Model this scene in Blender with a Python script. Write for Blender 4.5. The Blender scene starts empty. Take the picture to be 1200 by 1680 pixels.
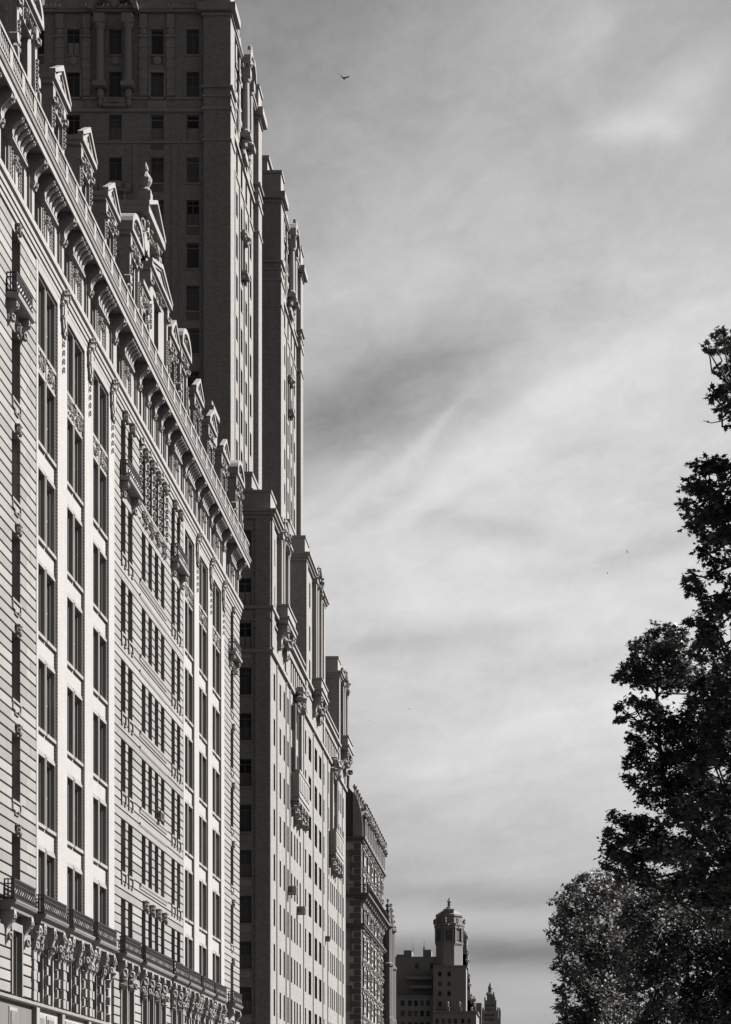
import bpy, math, random
from mathutils import Vector
random.seed(7)
C = bpy.context.scene.collection
SC = bpy.context.scene
F = 3440.0                 # focal length in photograph pixels (1680 high)
VX, VY = 880.0, 1880.0     # where the street's parallels meet
EYE = 1.7
# ------------------------------------------------------------------ camera
cam = bpy.data.cameras.new('camera')
cam.sensor_fit = 'VERTICAL'; cam.sensor_height = 36.0; cam.sensor_width = 25.7
cam.lens = F / 1680 * 36
cam.shift_x = (600 - VX) / 1680
cam.shift_y = (VY - 840) / 1680
cam.clip_start = 0.5; cam.clip_end = 9000
camo = bpy.data.objects.new('camera', cam); C.objects.link(camo)
camo.location = (0, 0, EYE); camo.rotation_euler = (math.pi / 2, 0, 0)
SC.camera = camo
# ------------------------------------------------------------------ exposure
SC.view_settings.view_transform = 'Standard'; SC.view_settings.look = 'None'
SC.view_settings.gamma = 1; SC.view_settings.use_curve_mapping = False
SC.view_settings.exposure = 2.0
GAIN = 2 ** 2.0
try:
    SC.cycles.max_bounces = 5; SC.cycles.diffuse_bounces = 2; SC.cycles.glossy_bounces = 2
    SC.cycles.transparent_max_bounces = 4; SC.cycles.use_denoising = True
except Exception: pass
# ------------------------------------------------------------------ sun
SUN_AZ, SUN_EL = math.radians(73), math.radians(42)   # azimuth from +Y towards +X
sv = Vector((math.sin(SUN_AZ) * math.cos(SUN_EL), math.cos(SUN_AZ) * math.cos(SUN_EL), math.sin(SUN_EL)))
sl = bpy.data.lights.new('sun', 'SUN'); sl.energy = 5.0; sl.angle = math.radians(0.5); sl.color = (1, 0.965, 0.93)
so = bpy.data.objects.new('sun', sl); C.objects.link(so)
so.rotation_euler = (-sv).to_track_quat('-Z', 'Y').to_euler()
# ------------------------------------------------------------------ sky
W = bpy.data.worlds.new('World'); SC.world = W; W.use_nodes = True
wt = W.node_tree; wt.nodes.clear()
def wn(t, **k):
    n = wt.nodes.new(t)
    for a, b in k.items(): setattr(n, a, b)
    return n
def M(op, a, b=None, c=None, clamp=False):
    n = wn('ShaderNodeMath', operation=op, use_clamp=clamp)
    for i, v in enumerate((a, b, c)):
        if v is None: continue
        if isinstance(v, (int, float)): n.inputs[i].default_value = v
        else: wt.links.new(v, n.inputs[i])
    return n.outputs[0]
def VEC(x, y, z):
    n = wn('ShaderNodeCombineXYZ')
    for i, v in enumerate((x, y, z)):
        if isinstance(v, (int, float)): n.inputs[i].default_value = v
        else: wt.links.new(v, n.inputs[i])
    return n.outputs[0]
def NOISE(v, scale, detail=5, rough=.55, dist=0.0):
    n = wn('ShaderNodeTexNoise'); wt.links.new(v, n.inputs['Vector'])
    n.inputs['Scale'].default_value = scale; n.inputs['Detail'].default_value = detail
    n.inputs['Roughness'].default_value = rough; n.inputs['Distortion'].default_value = dist
    return n.outputs['Fac']
tc = wn('ShaderNodeTexCoord'); sp = wn('ShaderNodeSeparateXYZ'); wt.links.new(tc.outputs['Generated'], sp.inputs[0])
dx, dy, dz = sp.outputs
zc = M('MAXIMUM', dz, 0.0)
az = M('ARCTAN2', dx, dy)
hor = M('SQRT', M('ADD', M('MULTIPLY', dx, dx), M('MULTIPLY', dy, dy)))
el = M('ARCTAN2', zc, hor)
cosun = M('ADD', M('ADD', M('MULTIPLY', dx, sv.x), M('MULTIPLY', dy, sv.y)), M('MULTIPLY', dz, sv.z))
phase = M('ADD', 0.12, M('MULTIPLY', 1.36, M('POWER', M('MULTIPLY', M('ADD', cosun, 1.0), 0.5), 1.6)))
# thin veil of high cloud, thicker towards the horizon, lit forward by the sun
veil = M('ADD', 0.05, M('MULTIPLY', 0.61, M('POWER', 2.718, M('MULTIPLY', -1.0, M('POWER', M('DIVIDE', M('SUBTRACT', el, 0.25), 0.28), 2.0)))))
# cloud sheet coordinates (a flat layer overhead: streaks crowd together near the horizon)
den = M('ADD', zc, 0.10)
u = M('DIVIDE', dx, den); v = M('DIVIDE', dy, den)
ca, sa = math.cos(math.radians(-38)), math.sin(math.radians(-38))
ur = M('ADD', M('MULTIPLY', u, ca), M('MULTIPLY', v, sa)); vr = M('SUBTRACT', M('MULTIPLY', v, ca), M('MULTIPLY', u, sa))
n1 = NOISE(VEC(M('MULTIPLY', ur, 0.55), M('MULTIPLY', vr, 1.5), 3.1), 1.3, 7, .6, .6)
n2 = NOISE(VEC(M('MULTIPLY', ur, 1.6), M('MULTIPLY', vr, 2.9), 9.4), 1.5, 8, .6, .5)
n4 = NOISE(VEC(M('MULTIPLY', az, 13.0), M('MULTIPLY', el, 19.0), 7.7), 1.0, 9, .64, .3)
n3 = NOISE(VEC(M('MULTIPLY', az, 3.0), M('MULTIPLY', el, 26.0), 2.0), 1.0, 4, .5, .3)
warp = M('MULTIPLY', M('SUBTRACT', NOISE(VEC(M('MULTIPLY', az, 9.0), M('MULTIPLY', el, 14.0), 5.0), 1.0, 6, .62, .4), .5), 0.10)
def bank(px, py, sx, sy, rot, amp):
    """a cloud bank: an elliptical thickening or gap at one direction of the sky"""
    a0 = math.atan((px - VX) / F); e0 = math.atan((VY - py) / F * math.cos(a0))
    c, s = math.cos(math.radians(rot)), math.sin(math.radians(rot))
    A = M('ADD', M('SUBTRACT', az, a0), M('MULTIPLY', warp, 0.7)); E = M('ADD', M('SUBTRACT', el, e0), M('MULTIPLY', warp, 0.45 * min(1.0, (sy / 90) ** 2)))
    p = M('DIVIDE', M('ADD', M('MULTIPLY', A, c), M('MULTIPLY', E, s)), sx / F)
    q = M('DIVIDE', M('SUBTRACT', M('MULTIPLY', E, c), M('MULTIPLY', A, s)), sy / F)
    r2 = M('ADD', M('MULTIPLY', p, p), M('MULTIPLY', q, q))
    return M('MULTIPLY', amp, M('POWER', 2.718, M('MULTIPLY', r2, -1.0)))
BANKS = [  # px, py, half-length, half-width, tilt, strength
    (560, 690, 300, 95, 22, -0.27), (720, 585, 150, 45, 24, -0.08), (430, 250, 170, 260, 0, -0.08),
    (450, 20, 420, 130, -8, -0.05), (760, 70, 260, 110, 0, 0.05), (1050, 90, 260, 120, 20, 0.02), (1080, 200, 120, 40, 10, 0.06),
    (800, 760, 330, 45, 30, 0.10), (620, 970, 330, 90, 10, 0.07), (800, 860, 170, 22, -12, -0.10), (1060, 905, 150, 22, 14, -0.11),
    (690, 1050, 160, 20, 8, -0.12), (560, 1030, 90, 15, 12, -0.06), (880, 1200, 420, 130, 0, 0.11),
    (800, 1468, 700, 20, -2, -0.10), (880, 1562, 700, 26, 0, -0.23), (860, 1515, 700, 18, 0, 0.06), (820, 1650, 500, 34, 0, 0.04), (800, 1390, 400, 60, 0, 0.03),
    (960, 480, 260, 150, 10, 0.02), (760, 360, 230, 90, 10, 0.02), (600, 850, 90, 20, 30, -0.06),
    (965, 45, 60, 34, 20, 0.09), (1000, 212, 46, 20, 0, 0.10), (1075, 205, 50, 22, -10, 0.08), (1150, 120, 80, 40, 25, 0.07), (640, 760, 120, 22, 38, 0.10), (560, 770, 70, 14, 40, 0.07), (700, 700, 120, 14, 38, 0.06), (740, 840, 110, 12, 24, -0.06), (930, 640, 200, 24, 28, 0.05)]
tot = veil
for b in BANKS: tot = M('ADD', tot, bank(*b))
wob = M('ADD', M('ADD', M('MULTIPLY', M('SUBTRACT', n1, .5), 0.26), M('MULTIPLY', M('SUBTRACT', n2, .5), 0.24)), M('ADD', M('MULTIPLY', M('SUBTRACT', n3, .5), 0.10), M('MULTIPLY', M('SUBTRACT', n4, .5), 0.34)))
n5 = NOISE(VEC(M('ADD', M('MULTIPLY', az, 34.0), M('MULTIPLY', el, 12.0)), M('SUBTRACT', M('MULTIPLY', el, 62.0), M('MULTIPLY', az, 22.0)), 1.7), 1.0, 8, .66, .8)
wob = M('ADD', wob, M('MULTIPLY', M('SUBTRACT', n5, .5), 0.20))
wob = M('MULTIPLY', wob, M('MINIMUM', 1.0, M('ADD', 0.18, M('MULTIPLY', el, 4.6))))
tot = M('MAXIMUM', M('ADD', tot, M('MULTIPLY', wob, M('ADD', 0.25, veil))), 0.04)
STRENGTH = 0.1
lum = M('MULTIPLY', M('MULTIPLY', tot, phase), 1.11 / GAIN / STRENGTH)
sky = wn('ShaderNodeTexSky', sky_type='NISHITA'); sky.sun_disc = False
sky.sun_elevation = SUN_EL; sky.sun_rotation = SUN_AZ; sky.air_density = 1; sky.dust_density = 0.6
ssp = wn('ShaderNodeSeparateColor'); wt.links.new(sky.outputs[0], ssp.inputs[0])
clear = M('MULTIPLY', ssp.outputs[0], 0.02)           # the photograph is monochrome: only the red part of the clear sky
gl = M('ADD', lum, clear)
cmb = wn('ShaderNodeCombineColor')
for i, k in enumerate((1.0, 0.992, 0.994)): wt.links.new(M('MULTIPLY', gl, k), cmb.inputs[i])
bg = wn('ShaderNodeBackground'); bg.inputs['Strength'].default_value = STRENGTH
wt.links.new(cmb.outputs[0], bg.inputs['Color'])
wo = wn('ShaderNodeOutputWorld'); wt.links.new(bg.outputs[0], wo.inputs[0])
# ------------------------------------------------------------------ materials
TINT = (1.0, 0.965, 0.94)
def mat(name, v, rough=.85, spec=.3, kind=None, var=.12, obj_var=0.0, scale=.6, bump=.0, streak=.15, metal=0, brick=None, tint=TINT):
    m = bpy.data.materials.new(name); m.use_nodes = True; t = m.node_tree; n = t.nodes; b = n['Principled BSDF']
    b.inputs['Roughness'].default_value = rough; b.inputs['Metallic'].default_value = metal
    b.inputs['Specular IOR Level'].default_value = spec
    def mth(op, a, c):
        q = n.new('ShaderNodeMath'); q.operation = op
        for i, x in enumerate((a, c)):
            if isinstance(x, (int, float)): q.inputs[i].default_value = x
            else: t.links.new(x, q.inputs[i])
        return q.outputs[0]
    g = n.new('ShaderNodeNewGeometry'); sep = n.new('ShaderNodeSeparateXYZ'); t.links.new(g.outputs['Position'], sep.inputs[0])
    def noise(vec, sc, det=4):
        q = n.new('ShaderNodeTexNoise'); q.inputs['Scale'].default_value = sc; q.inputs['Detail'].default_value = det
        t.links.new(vec, q.inputs['Vector']); return q.outputs['Fac']
    f = mth('ADD', 1 - var, mth('MULTIPLY', noise(g.outputs['Position'], scale), 2 * var))
    f = mth('MULTIPLY', f, mth('ADD', 1 - var * .7, mth('MULTIPLY', noise(g.outputs['Position'], scale * 14, 3), 1.4 * var)))
    if streak:   # rain streaks: noise drawn out down the wall
        mp = n.new('ShaderNodeMapping'); mp.inputs['Scale'].default_value = (1.6, 1.6, .09); t.links.new(g.outputs['Position'], mp.inputs[0])
        f = mth('MULTIPLY', f, mth('ADD', 1 - streak, mth('MULTIPLY', noise(mp.outputs[0], 1.4, 5), 2 * streak)))
    if obj_var:
        oi = n.new('ShaderNodeObjectInfo'); f = mth('MULTIPLY', f, mth('ADD', 1 - obj_var, mth('MULTIPLY', oi.outputs['Random'], 2 * obj_var)))
    if brick:
        cb = n.new('ShaderNodeCombineXYZ'); t.links.new(mth('ADD', sep.outputs[0], sep.outputs[1]), cb.inputs[0]); t.links.new(sep.outputs[2], cb.inputs[1])
        br = n.new('ShaderNodeTexBrick'); t.links.new(cb.outputs[0], br.inputs['Vector'])
        br.inputs['Scale'].default_value = 1; br.inputs['Brick Width'].default_value = brick[0]; br.inputs['Row Height'].default_value = brick[1]
        br.inputs['Mortar Size'].default_value = brick[2]; br.inputs['Mortar Smooth'].default_value = .3
        br.inputs['Color1'].default_value = (1.05,) * 3 + (1,); br.inputs['Color2'].default_value = (brick[3],) * 3 + (1,); br.inputs['Mortar'].default_value = (brick[4],) * 3 + (1,)
        f = mth('MULTIPLY', f, br.outputs['Color'])
        bp = n.new('ShaderNodeBump'); bp.inputs['Strength'].default_value = .35; bp.inputs['Distance'].default_value = .01
        t.links.new(br.outputs['Color'], bp.inputs['Height']); t.links.new(bp.outputs[0], b.inputs['Normal'])
    elif bump:
        bp = n.new('ShaderNodeBump'); bp.inputs['Strength'].default_value = bump; bp.inputs['Distance'].default_value = .03
        t.links.new(noise(g.outputs['Position'], 9, 6), bp.inputs['Height']); t.links.new(bp.outputs[0], b.inputs['Normal'])
    f = mth('MULTIPLY', f, v)
    cc = n.new('ShaderNodeCombineColor')
    for i in range(3): t.links.new(mth('MULTIPLY', f, tint[i]), cc.inputs[i])
    t.links.new(cc.outputs[0], b.inputs['Base Color'])
    return m
MT = dict(
    white_brick=mat('white_brick', .168, var=.07, streak=.09, brick=(.22, .075, .007, .93, .78), rough=.8),
    limestone=mat('limestone', .113, var=.14, obj_var=.17, streak=.16, bump=.25),
    carved_stone=mat('carved_stone', .135, var=.18, streak=.2, bump=.4, scale=1.4),
    trim=mat('trim_stone', .13, var=.12, streak=.15, bump=.2),
    joint=mat('joint_mortar', .06, var=.1),
    tan_brick=mat('tan_brick', .147, var=.13, streak=.16, brick=(.24, .08, .012, .7, .55)),
    tan_trim=mat('terracotta_trim', .13, var=.14, streak=.2, bump=.2),
    red_brick=mat('red_brick', .2, var=.15, brick=(.22, .075, .008, .8, 1.3)),
    brown_stone=mat('sooty_limestone', .06, var=.2, streak=.2, bump=.3),
    far_brick=mat('far_brick', .105, var=.12, streak=.15),
    slate=mat('slate', .035, rough=.6, var=.2, streak=.1, bump=.3),
    reveal_shade=mat('painted_reveal_shade', .04, var=.1, streak=0),  # window reveals coloured darker than the wall to deepen their shade
    side_brick=mat('low_bounce_side_brick', .05, var=.15),  # unseen side walls coloured dark to cut bounce light on the next house
    iron=mat('black_iron', .007, rough=.5, spec=.4, var=.1, streak=0),
    frame=mat('window_frame', .05, rough=.6, var=.08, streak=0),
    frame_pale=mat('pale_window_frame', .085, rough=.6, var=.08, streak=0),
    blind=mat('window_blind', .1, var=.06, obj_var=.6, streak=0),
    metal=mat('grey_metal', .14, rough=.5, var=.1),
    bark=mat('bark', .022, var=.3, bump=.6, streak=.2),
    asphalt=mat('asphalt', .035, var=.15, streak=0),
    concrete=mat('pavement_concrete', .12, var=.1, streak=0),
    ground=mat('park_ground', .035, var=.3, streak=0, scale=.2),
    paint=mat('road_paint', .5, var=.1, streak=0),
    feather=mat('dark_feathers', .03, var=.1, streak=0),
)
def glass_mat():
    m = bpy.data.materials.new('window_glass'); m.use_nodes = True; t = m.node_tree; n = t.nodes; b = n['Principled BSDF']
    oi = n.new('ShaderNodeObjectInfo'); r = n.new('ShaderNodeMapRange'); t.links.new(oi.outputs['Random'], r.inputs[0])
    r.inputs['To Min'].default_value = .006; r.inputs['To Max'].default_value = .05
    cc = n.new('ShaderNodeCombineColor')
    for i in range(3): t.links.new(r.outputs[0], cc.inputs[i])
    t.links.new(cc.outputs[0], b.inputs['Base Color'])
    b.inputs['Roughness'].default_value = .15; b.inputs['Specular IOR Level'].default_value = .07
    return m
MT['glass'] = glass_mat()
def leaf_mat(name, v, tr):
    m = bpy.data.materials.new(name); m.use_nodes = True; t = m.node_tree; n = t.nodes; b = n['Principled BSDF']
    g = n.new('ShaderNodeNewGeometry'); r = n.new('ShaderNodeMapRange'); t.links.new(g.outputs['Random Per Island'], r.inputs[0])
    r.inputs['To Min'].default_value = v * .55; r.inputs['To Max'].default_value = v * 1.5
    cc = n.new('ShaderNodeCombineColor')
    for i in range(3): t.links.new(r.outputs[0], cc.inputs[i])
    t.links.new(cc.outputs[0], b.inputs['Base Color']); b.inputs['Roughness'].default_value = .5; b.inputs['Specular IOR Level'].default_value = .22
    tb = n.new('ShaderNodeBsdfTranslucent'); t.links.new(cc.outputs[0], tb.inputs[0])
    mx = n.new('ShaderNodeMixShader'); mx.inputs[0].default_value = tr
    t.links.new(b.outputs[0], mx.inputs[1]); t.links.new(tb.outputs[0], mx.inputs[2]); t.links.new(mx.outputs[0], n['Material Output'].inputs[0])
    return m
MT['leaf_dark'] = leaf_mat('dark_leaf', .036, .08); MT['leaf_pale'] = leaf_mat('pale_leaf', .062, .14)
# ------------------------------------------------------------------ mesh helpers
class MB:
    def __init__(s): s.v = []; s.f = []; s.m = []; s.k = []
    def mark(s, name): s.k.append((name, len(s.v), len(s.f)))     # the next shapes are a piece of their own
    def add(s, vs, fs, mi=0):
        o = len(s.v); s.v += vs
        for f in fs: s.f.append(tuple(i + o for i in f)); s.m.append(mi)
    def box(s, x0, x1, y0, y1, z0, z1, mi=0):
        s.add([(x0, y0, z0), (x1, y0, z0), (x1, y1, z0), (x0, y1, z0), (x0, y0, z1), (x1, y0, z1), (x1, y1, z1), (x0, y1, z1)],
              [(0, 3, 2, 1), (4, 5, 6, 7), (0, 1, 5, 4), (1, 2, 6, 5), (2, 3, 7, 6), (3, 0, 4, 7)], mi)
    def quad(s, a, b, c, d, mi=0): s.add([a, b, c, d], [(0, 1, 2, 3)], mi)
    def prism(s, pts, y0, y1, X, mi=0):
        """profile of (n, z) points, n measured out of an east-facing wall plane X, drawn along y"""
        k = len(pts)
        s.add([(X + n, y0, z) for n, z in pts] + [(X + n, y1, z) for n, z in pts],
              [tuple(range(k)), tuple(range(2 * k - 1, k - 1, -1))] + [(i, i + k, (i + 1) % k + k, (i + 1) % k) for i in range(k)], mi)
    def prism_s(s, pts, x0, x1, Y, mi=0):
        """the same on a south-facing wall plane Y, drawn along x"""
        k = len(pts)
        s.add([(x0, Y - n, z) for n, z in pts] + [(x1, Y - n, z) for n, z in pts],
              [tuple(range(k)), tuple(range(2 * k - 1, k - 1, -1))] + [(i, i + k, (i + 1) % k + k, (i + 1) % k) for i in range(k)], mi)
    def plate(s, pts, x0, x1, mi=0):
        """outline of (y, z) points given thickness from x0 to x1"""
        k = len(pts)
        s.add([(x0, y, z) for y, z in pts] + [(x1, y, z) for y, z in pts],
              [tuple(range(k)), tuple(range(2 * k - 1, k - 1, -1))] + [(i, (i + 1) % k, (i + 1) % k + k, i + k) for i in range(k)], mi)
    def plate_s(s, pts, y0, y1, mi=0):
        k = len(pts)
        s.add([(x, y0, z) for x, z in pts] + [(x, y1, z) for x, z in pts],
              [tuple(range(k)), tuple(range(2 * k - 1, k - 1, -1))] + [(i, (i + 1) % k, (i + 1) % k + k, i + k) for i in range(k)], mi)
    def cyl(s, p, q, r0, r1=None, n=8, mi=0):
        r1 = r0 if r1 is None else r1
        p, q = Vector(p), Vector(q); d = (q - p).normalized()
        a = d.cross(Vector((0, 0, 1)) if abs(d.z) < .9 else Vector((1, 0, 0))).normalized(); b = d.cross(a)
        vs = []
        for c, r in ((p, r0), (q, r1)):
            for i in range(n):
                t = 2 * math.pi * i / n; vs.append(tuple(c + a * (r * math.cos(t)) + b * (r * math.sin(t))))
        s.add(vs, [tuple(range(n)), tuple(range(2 * n - 1, n - 1, -1))] + [(i, i + n, (i + 1) % n + n, (i + 1) % n) for i in range(n)], mi)
    def lathe(s, cx, cy, prof, n=10, mi=0):
        k = len(prof); vs = []
        for r, z in prof:
            for i in range(n):
                t = 2 * math.pi * (i + .5) / n; vs.append((cx + r * math.cos(t), cy + r * math.sin(t), z))
        fs = [(j * n + i, j * n + (i + 1) % n, (j + 1) * n + (i + 1) % n, (j + 1) * n + i) for j in range(k - 1) for i in range(n)]
        s.add(vs, fs + [tuple(range(n - 1, -1, -1)), tuple(range((k - 1) * n, k * n))], mi)
    def lump(s, c, r, mi=0, n=6):
        rx, ry, rz = r if isinstance(r, tuple) else (r, r, r)
        vs = [(c[0], c[1], c[2] + rz)]
        for ph in (.32, .68):
            for i in range(n):
                t = 2 * math.pi * (i + ph) / n
                vs.append((c[0] + rx * math.sin(ph * math.pi) * math.cos(t), c[1] + ry * math.sin(ph * math.pi) * math.sin(t), c[2] + rz * math.cos(ph * math.pi)))
        vs.append((c[0], c[1], c[2] - rz)); L = len(vs) - 1
        fs = [(0, 1 + i, 1 + (i + 1) % n) for i in range(n)] + [(1 + i, 1 + n + i, 1 + n + (i + 1) % n, 1 + (i + 1) % n) for i in range(n)] + [(L, 1 + n + (i + 1) % n, 1 + n + i) for i in range(n)]
        s.add(vs, fs, mi)
    def wall(s, P, u0, u1, z0, z1, ops, depth, mi=0, rmi=None):
        """flat wall with real openings; P(u, z, d) gives the point d metres behind its face"""
        rmi = mi if rmi is None else rmi
        zs = sorted({z0, z1} | {z for o in ops for z in (o[2], o[3]) if z0 < z < z1})
        for za, zb in zip(zs, zs[1:]):
            cut = sorted((max(o[0], u0), min(o[1], u1)) for o in ops if o[2] < zb - 1e-6 and o[3] > za + 1e-6)
            a = u0
            for ca_, cb_ in cut + [(u1, u1)]:
                if ca_ - a > 1e-4: s.quad(P(a, za, 0), P(ca_, za, 0), P(ca_, zb, 0), P(a, zb, 0), mi)
                a = max(a, cb_)
        for a, b, c, d in ops:
            for (ua, za, ub, zb) in ((a, c, b, c), (b, c, b, d), (b, d, a, d), (a, d, a, c)):
                s.quad(P(ua, za, 0), P(ub, zb, 0), P(ub, zb, depth), P(ua, za, depth), rmi)
WL = {}
def mesh_of(name, mb, mats, smooth=False, origin=None):
    if origin is None:
        xs, ys, zs = zip(*mb.v); origin = ((min(xs) + max(xs)) / 2, (min(ys) + max(ys)) / 2, min(zs))
    me = bpy.data.meshes.new(name); ox, oy, oz = origin
    me.from_pydata([(x - ox, y - oy, z - oz) for x, y, z in mb.v], [], mb.f)
    for m in (mats if isinstance(mats, (list, tuple)) else [mats]): me.materials.append(MT[m] if isinstance(m, str) else m)
    if len(me.materials) > 1: me.polygons.foreach_set('material_index', mb.m)
    if smooth: me.polygons.foreach_set('use_smooth', [True] * len(mb.f))
    me.update(); return me, origin
def place(name, me, loc, parent=None, rz=0):
    o = bpy.data.objects.new(name, me); C.objects.link(o)
    if parent is not None:
        o.parent = parent; pl, pr = WL[parent.name]
        d = Vector(loc) - Vector(pl)
        if pr: d.rotate(__import__('mathutils').Euler((0, 0, -pr)))
        o.location = d; o.rotation_euler = (0, 0, rz - pr)
    else: o.location = loc; o.rotation_euler = (0, 0, rz)
    WL[o.name] = (tuple(loc), rz); return o
def part(name, mb, mats, parent=None, smooth=False, stuff=False, label=None):
    me, org = mesh_of(name, mb, mats, smooth); o = place(name, me, org, parent)
    if stuff: o['kind'] = 'stuff'
    if label: o['label'] = label
    return o
def thing(name, label, cat, loc, group=None):
    o = bpy.data.objects.new(name, None); C.objects.link(o); o.location = loc; o.empty_display_size = .3
    WL[o.name] = (tuple(loc), 0); tag(o, label, cat, group); return o
def tag(o, label, cat, group=None):
    o['label'] = label; o['category'] = cat
    if group: o['group'] = group
    return o
def struct(o): o['kind'] = 'structure'; return o
def EastP(X): return lambda u, z, d: (X - d, u, z)
def SouthP(Y): return lambda u, z, d: (u, Y + d, z)
def copy_part(src, loc, parent, name=None):
    """a copy of a part and of its sub-parts at another place"""
    o = place(name or src.name.split('.')[0], src.data, loc, parent)
    for ch in SUBS.get(src.name, ()):
        off = Vector(WL[ch.name][0]) - Vector(WL[src.name][0])
        place(ch.name.split('.')[0], ch.data, tuple(Vector(loc) + off), o, WL[ch.name][1])
    return o
SUBS = {}
def pieces(mb, mats, parent, smooth=False):
    """every marked piece of a builder becomes an object of its own"""
    ends = mb.k[1:] + [(None, len(mb.v), len(mb.f))]
    for (n, v0, f0), (_, v1, f1) in zip(mb.k, ends):
        if v1 == v0: continue
        q = MB(); q.v = mb.v[v0:v1]; q.f = [tuple(i - v0 for i in f) for f in mb.f[f0:f1]]; q.m = mb.m[f0:f1]
        sub(n, q, mats, parent, smooth=smooth)
def sub(name, mb, mats, parent, **k):
    o = part(name, mb, mats, parent, **k); SUBS.setdefault(parent.name, []).append(o); return o
# windows: one cached mesh per size and style, facing +X, turned for south walls
WCACHE = {}
def window_meshes(w, h, style):
    k = (round(w, 2), round(h, 2), style)
    if k in WCACHE: return WCACHE[k]
    f, p, b = MB(), MB(), MB(); e = {'far': .09, 'pale': .11}.get(style, .07); fr = .15 if style == 'pale' else .07
    f.box(-.02, fr, -w / 2, -w / 2 + e, 0, h); f.box(-.02, fr, w / 2 - e, w / 2, 0, h)
    f.box(-.02, .07, -w / 2 + e, w / 2 - e, 0, e); f.box(-.02, fr, -w / 2 + e, w / 2 - e, h - e, h)
    if style == 'pale':
        for q in (-w / 2 + e, w / 2 - e - .05): f.box(-.018, .06, q, q + .05, e, h - e)
    mid = .5 if style in ('sash', 'pale') else .8
    if style in ('sash', 'casement', 'transom', 'pale'):
        f.box(-.015, .06, -w / 2 + e, w / 2 - e, h * mid - .035, h * mid + .035)
    if style == 'casement': f.box(-.012, .055, -.035, .035, e, h * mid - .035); f.box(-.012, .05, -.02, .02, h * mid + .035, h - e)
    p.box(-.02, .0, -w / 2 + .02, w / 2 - .02, .02, h * mid); p.box(-.04, -.022, -w / 2 + .02, w / 2 - .02, h * mid, h - .02)
    b.box(.006, .012, -w / 2 + e, w / 2 - e, 0, h * .5)
    fm = 'frame_pale' if style in ('transom', 'pale') else 'frame'
    r = (mesh_of('window', f, fm, origin=(0, 0, 0))[0], mesh_of('pane', p, 'glass', origin=(0, 0, 0))[0], mesh_of('blind', b, 'blind', origin=(0, 0, 0))[0], h)
    WCACHE[k] = r; return r
def photo_size(loc, w, h, south):
    Y = max(loc[1], 5); return (w * h * (abs(loc[0]) / Y if not south else 1)) * (F / Y) ** 2
class Windows:
    """collects the windows of one building: the 300 largest in view become parts, the rest one mesh"""
    def __init__(s, root, limit=300): s.root = root; s.l = []; s.limit = limit
    def add(s, loc, w, h, style='sash', south=False, blind=None): s.l.append((loc, w, h, style, south, blind))
    def build(s):
        s.l.sort(key=lambda q: -photo_size(q[0], q[1], q[2], q[4]))
        rest = MB()
        for i, (loc, w, h, style, south, blind) in enumerate(s.l):
            rz = -math.pi / 2 if south else 0
            if i < s.limit:
                fm, pm, bm, _ = window_meshes(w, h, style); o = place('window', fm, loc, s.root, rz); place('pane', pm, loc, o, rz)
                if blind:
                    q = random.choice((.35, .5, .5, .7, .95)); bo = place('blind', bm, (loc[0], loc[1], loc[2] + h * (1 - .5 * 2 * q * .93) - .05 + h * .0) if blind < 2 else loc, o, rz)
                    if blind < 2: bo.scale.z = 1.86 * q
            else:
                x, y, z = loc
                if south: rest.box(x - w / 2, x + w / 2, y, y + .03, z, z + h, 0); rest.box(x - w / 2, x + w / 2, y - .05, y, z + h * .5 - .04, z + h * .5 + .04, 1)
                else: rest.box(x - .03, x, y - w / 2, y + w / 2, z, z + h, 0); rest.box(x, x + .05, y - w / 2, y + w / 2, z + h * .5 - .04, z + h * .5 + .04, 1)
        if rest.v: part('window', rest, ['glass', 'frame'], s.root, stuff=True)
# carved ornament: clustered lumps with scrolls, symmetrical about a centre line, on an east wall
def carve(mb, X, y, z, w, h, d=.12, n=14, seed=1, mi=0, r=(.05, .13)):
    rn = random.Random(seed)
    for i in range(n):
        a, b = rn.uniform(0, .5) * w, rn.uniform(-.5, .5) * h; q = rn.uniform(*r)
        for sgn in (-1, 1): mb.lump((X + rn.uniform(.1, .7) * d, y + sgn * a, z + b), (d * .7, q, q * rn.uniform(.7, 1.5)), mi, 5)
def carve_s(mb, Y, x, z, w, h, d=.12, n=14, seed=1, mi=0, r=(.05, .13)):
    rn = random.Random(seed)
    for i in range(n):
        a, b = rn.uniform(0, .5) * w, rn.uniform(-.5, .5) * h; q = rn.uniform(*r)
        for sgn in (-1, 1): mb.lump((x + sgn * a, Y - rn.uniform(.1, .7) * d, z + b), (q, d * .7, q * rn.uniform(.7, 1.5)), mi, 5)
def console(mb, X, y, z, w, P, H, mi=0, leaf=True):
    """scrolled bracket: top at z, projecting P, dropping H"""
    pr = [(0, 0), (P, 0), (P * 1.03, -.10 * H), (P * 1.0, -.22 * H), (P * .86, -.33 * H), (P * .62, -.44 * H), (P * .45, -.57 * H), (P * .40, -.72 * H), (P * .46, -.84 * H), (P * .36, -.97 * H), (0, -H)]
    mb.prism([(a, z + b) for a, b in pr], y - w / 2, y + w / 2, X, mi)
    mb.cyl((X + P * .78, y - w * .56, z - .2 * H), (X + P * .78, y + w * .56, z - .2 * H), .17 * min(H, P * 1.6), None, 10, mi)
    mb.cyl((X + P * .26, y - w * .55, z - .85 * H), (X + P * .26, y + w * .55, z - .85 * H), .1 * min(H, P * 1.6), None, 8, mi)
    if leaf:
        for k, (a, b) in enumerate(((1.02, -.2), (.9, -.32), (.46, -.86))):
            q = w * (.36, .26, .3)[k]; mb.lump((X + P * a, y, z + b * H), (q * .6, q, q * .9), mi, 5)
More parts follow.
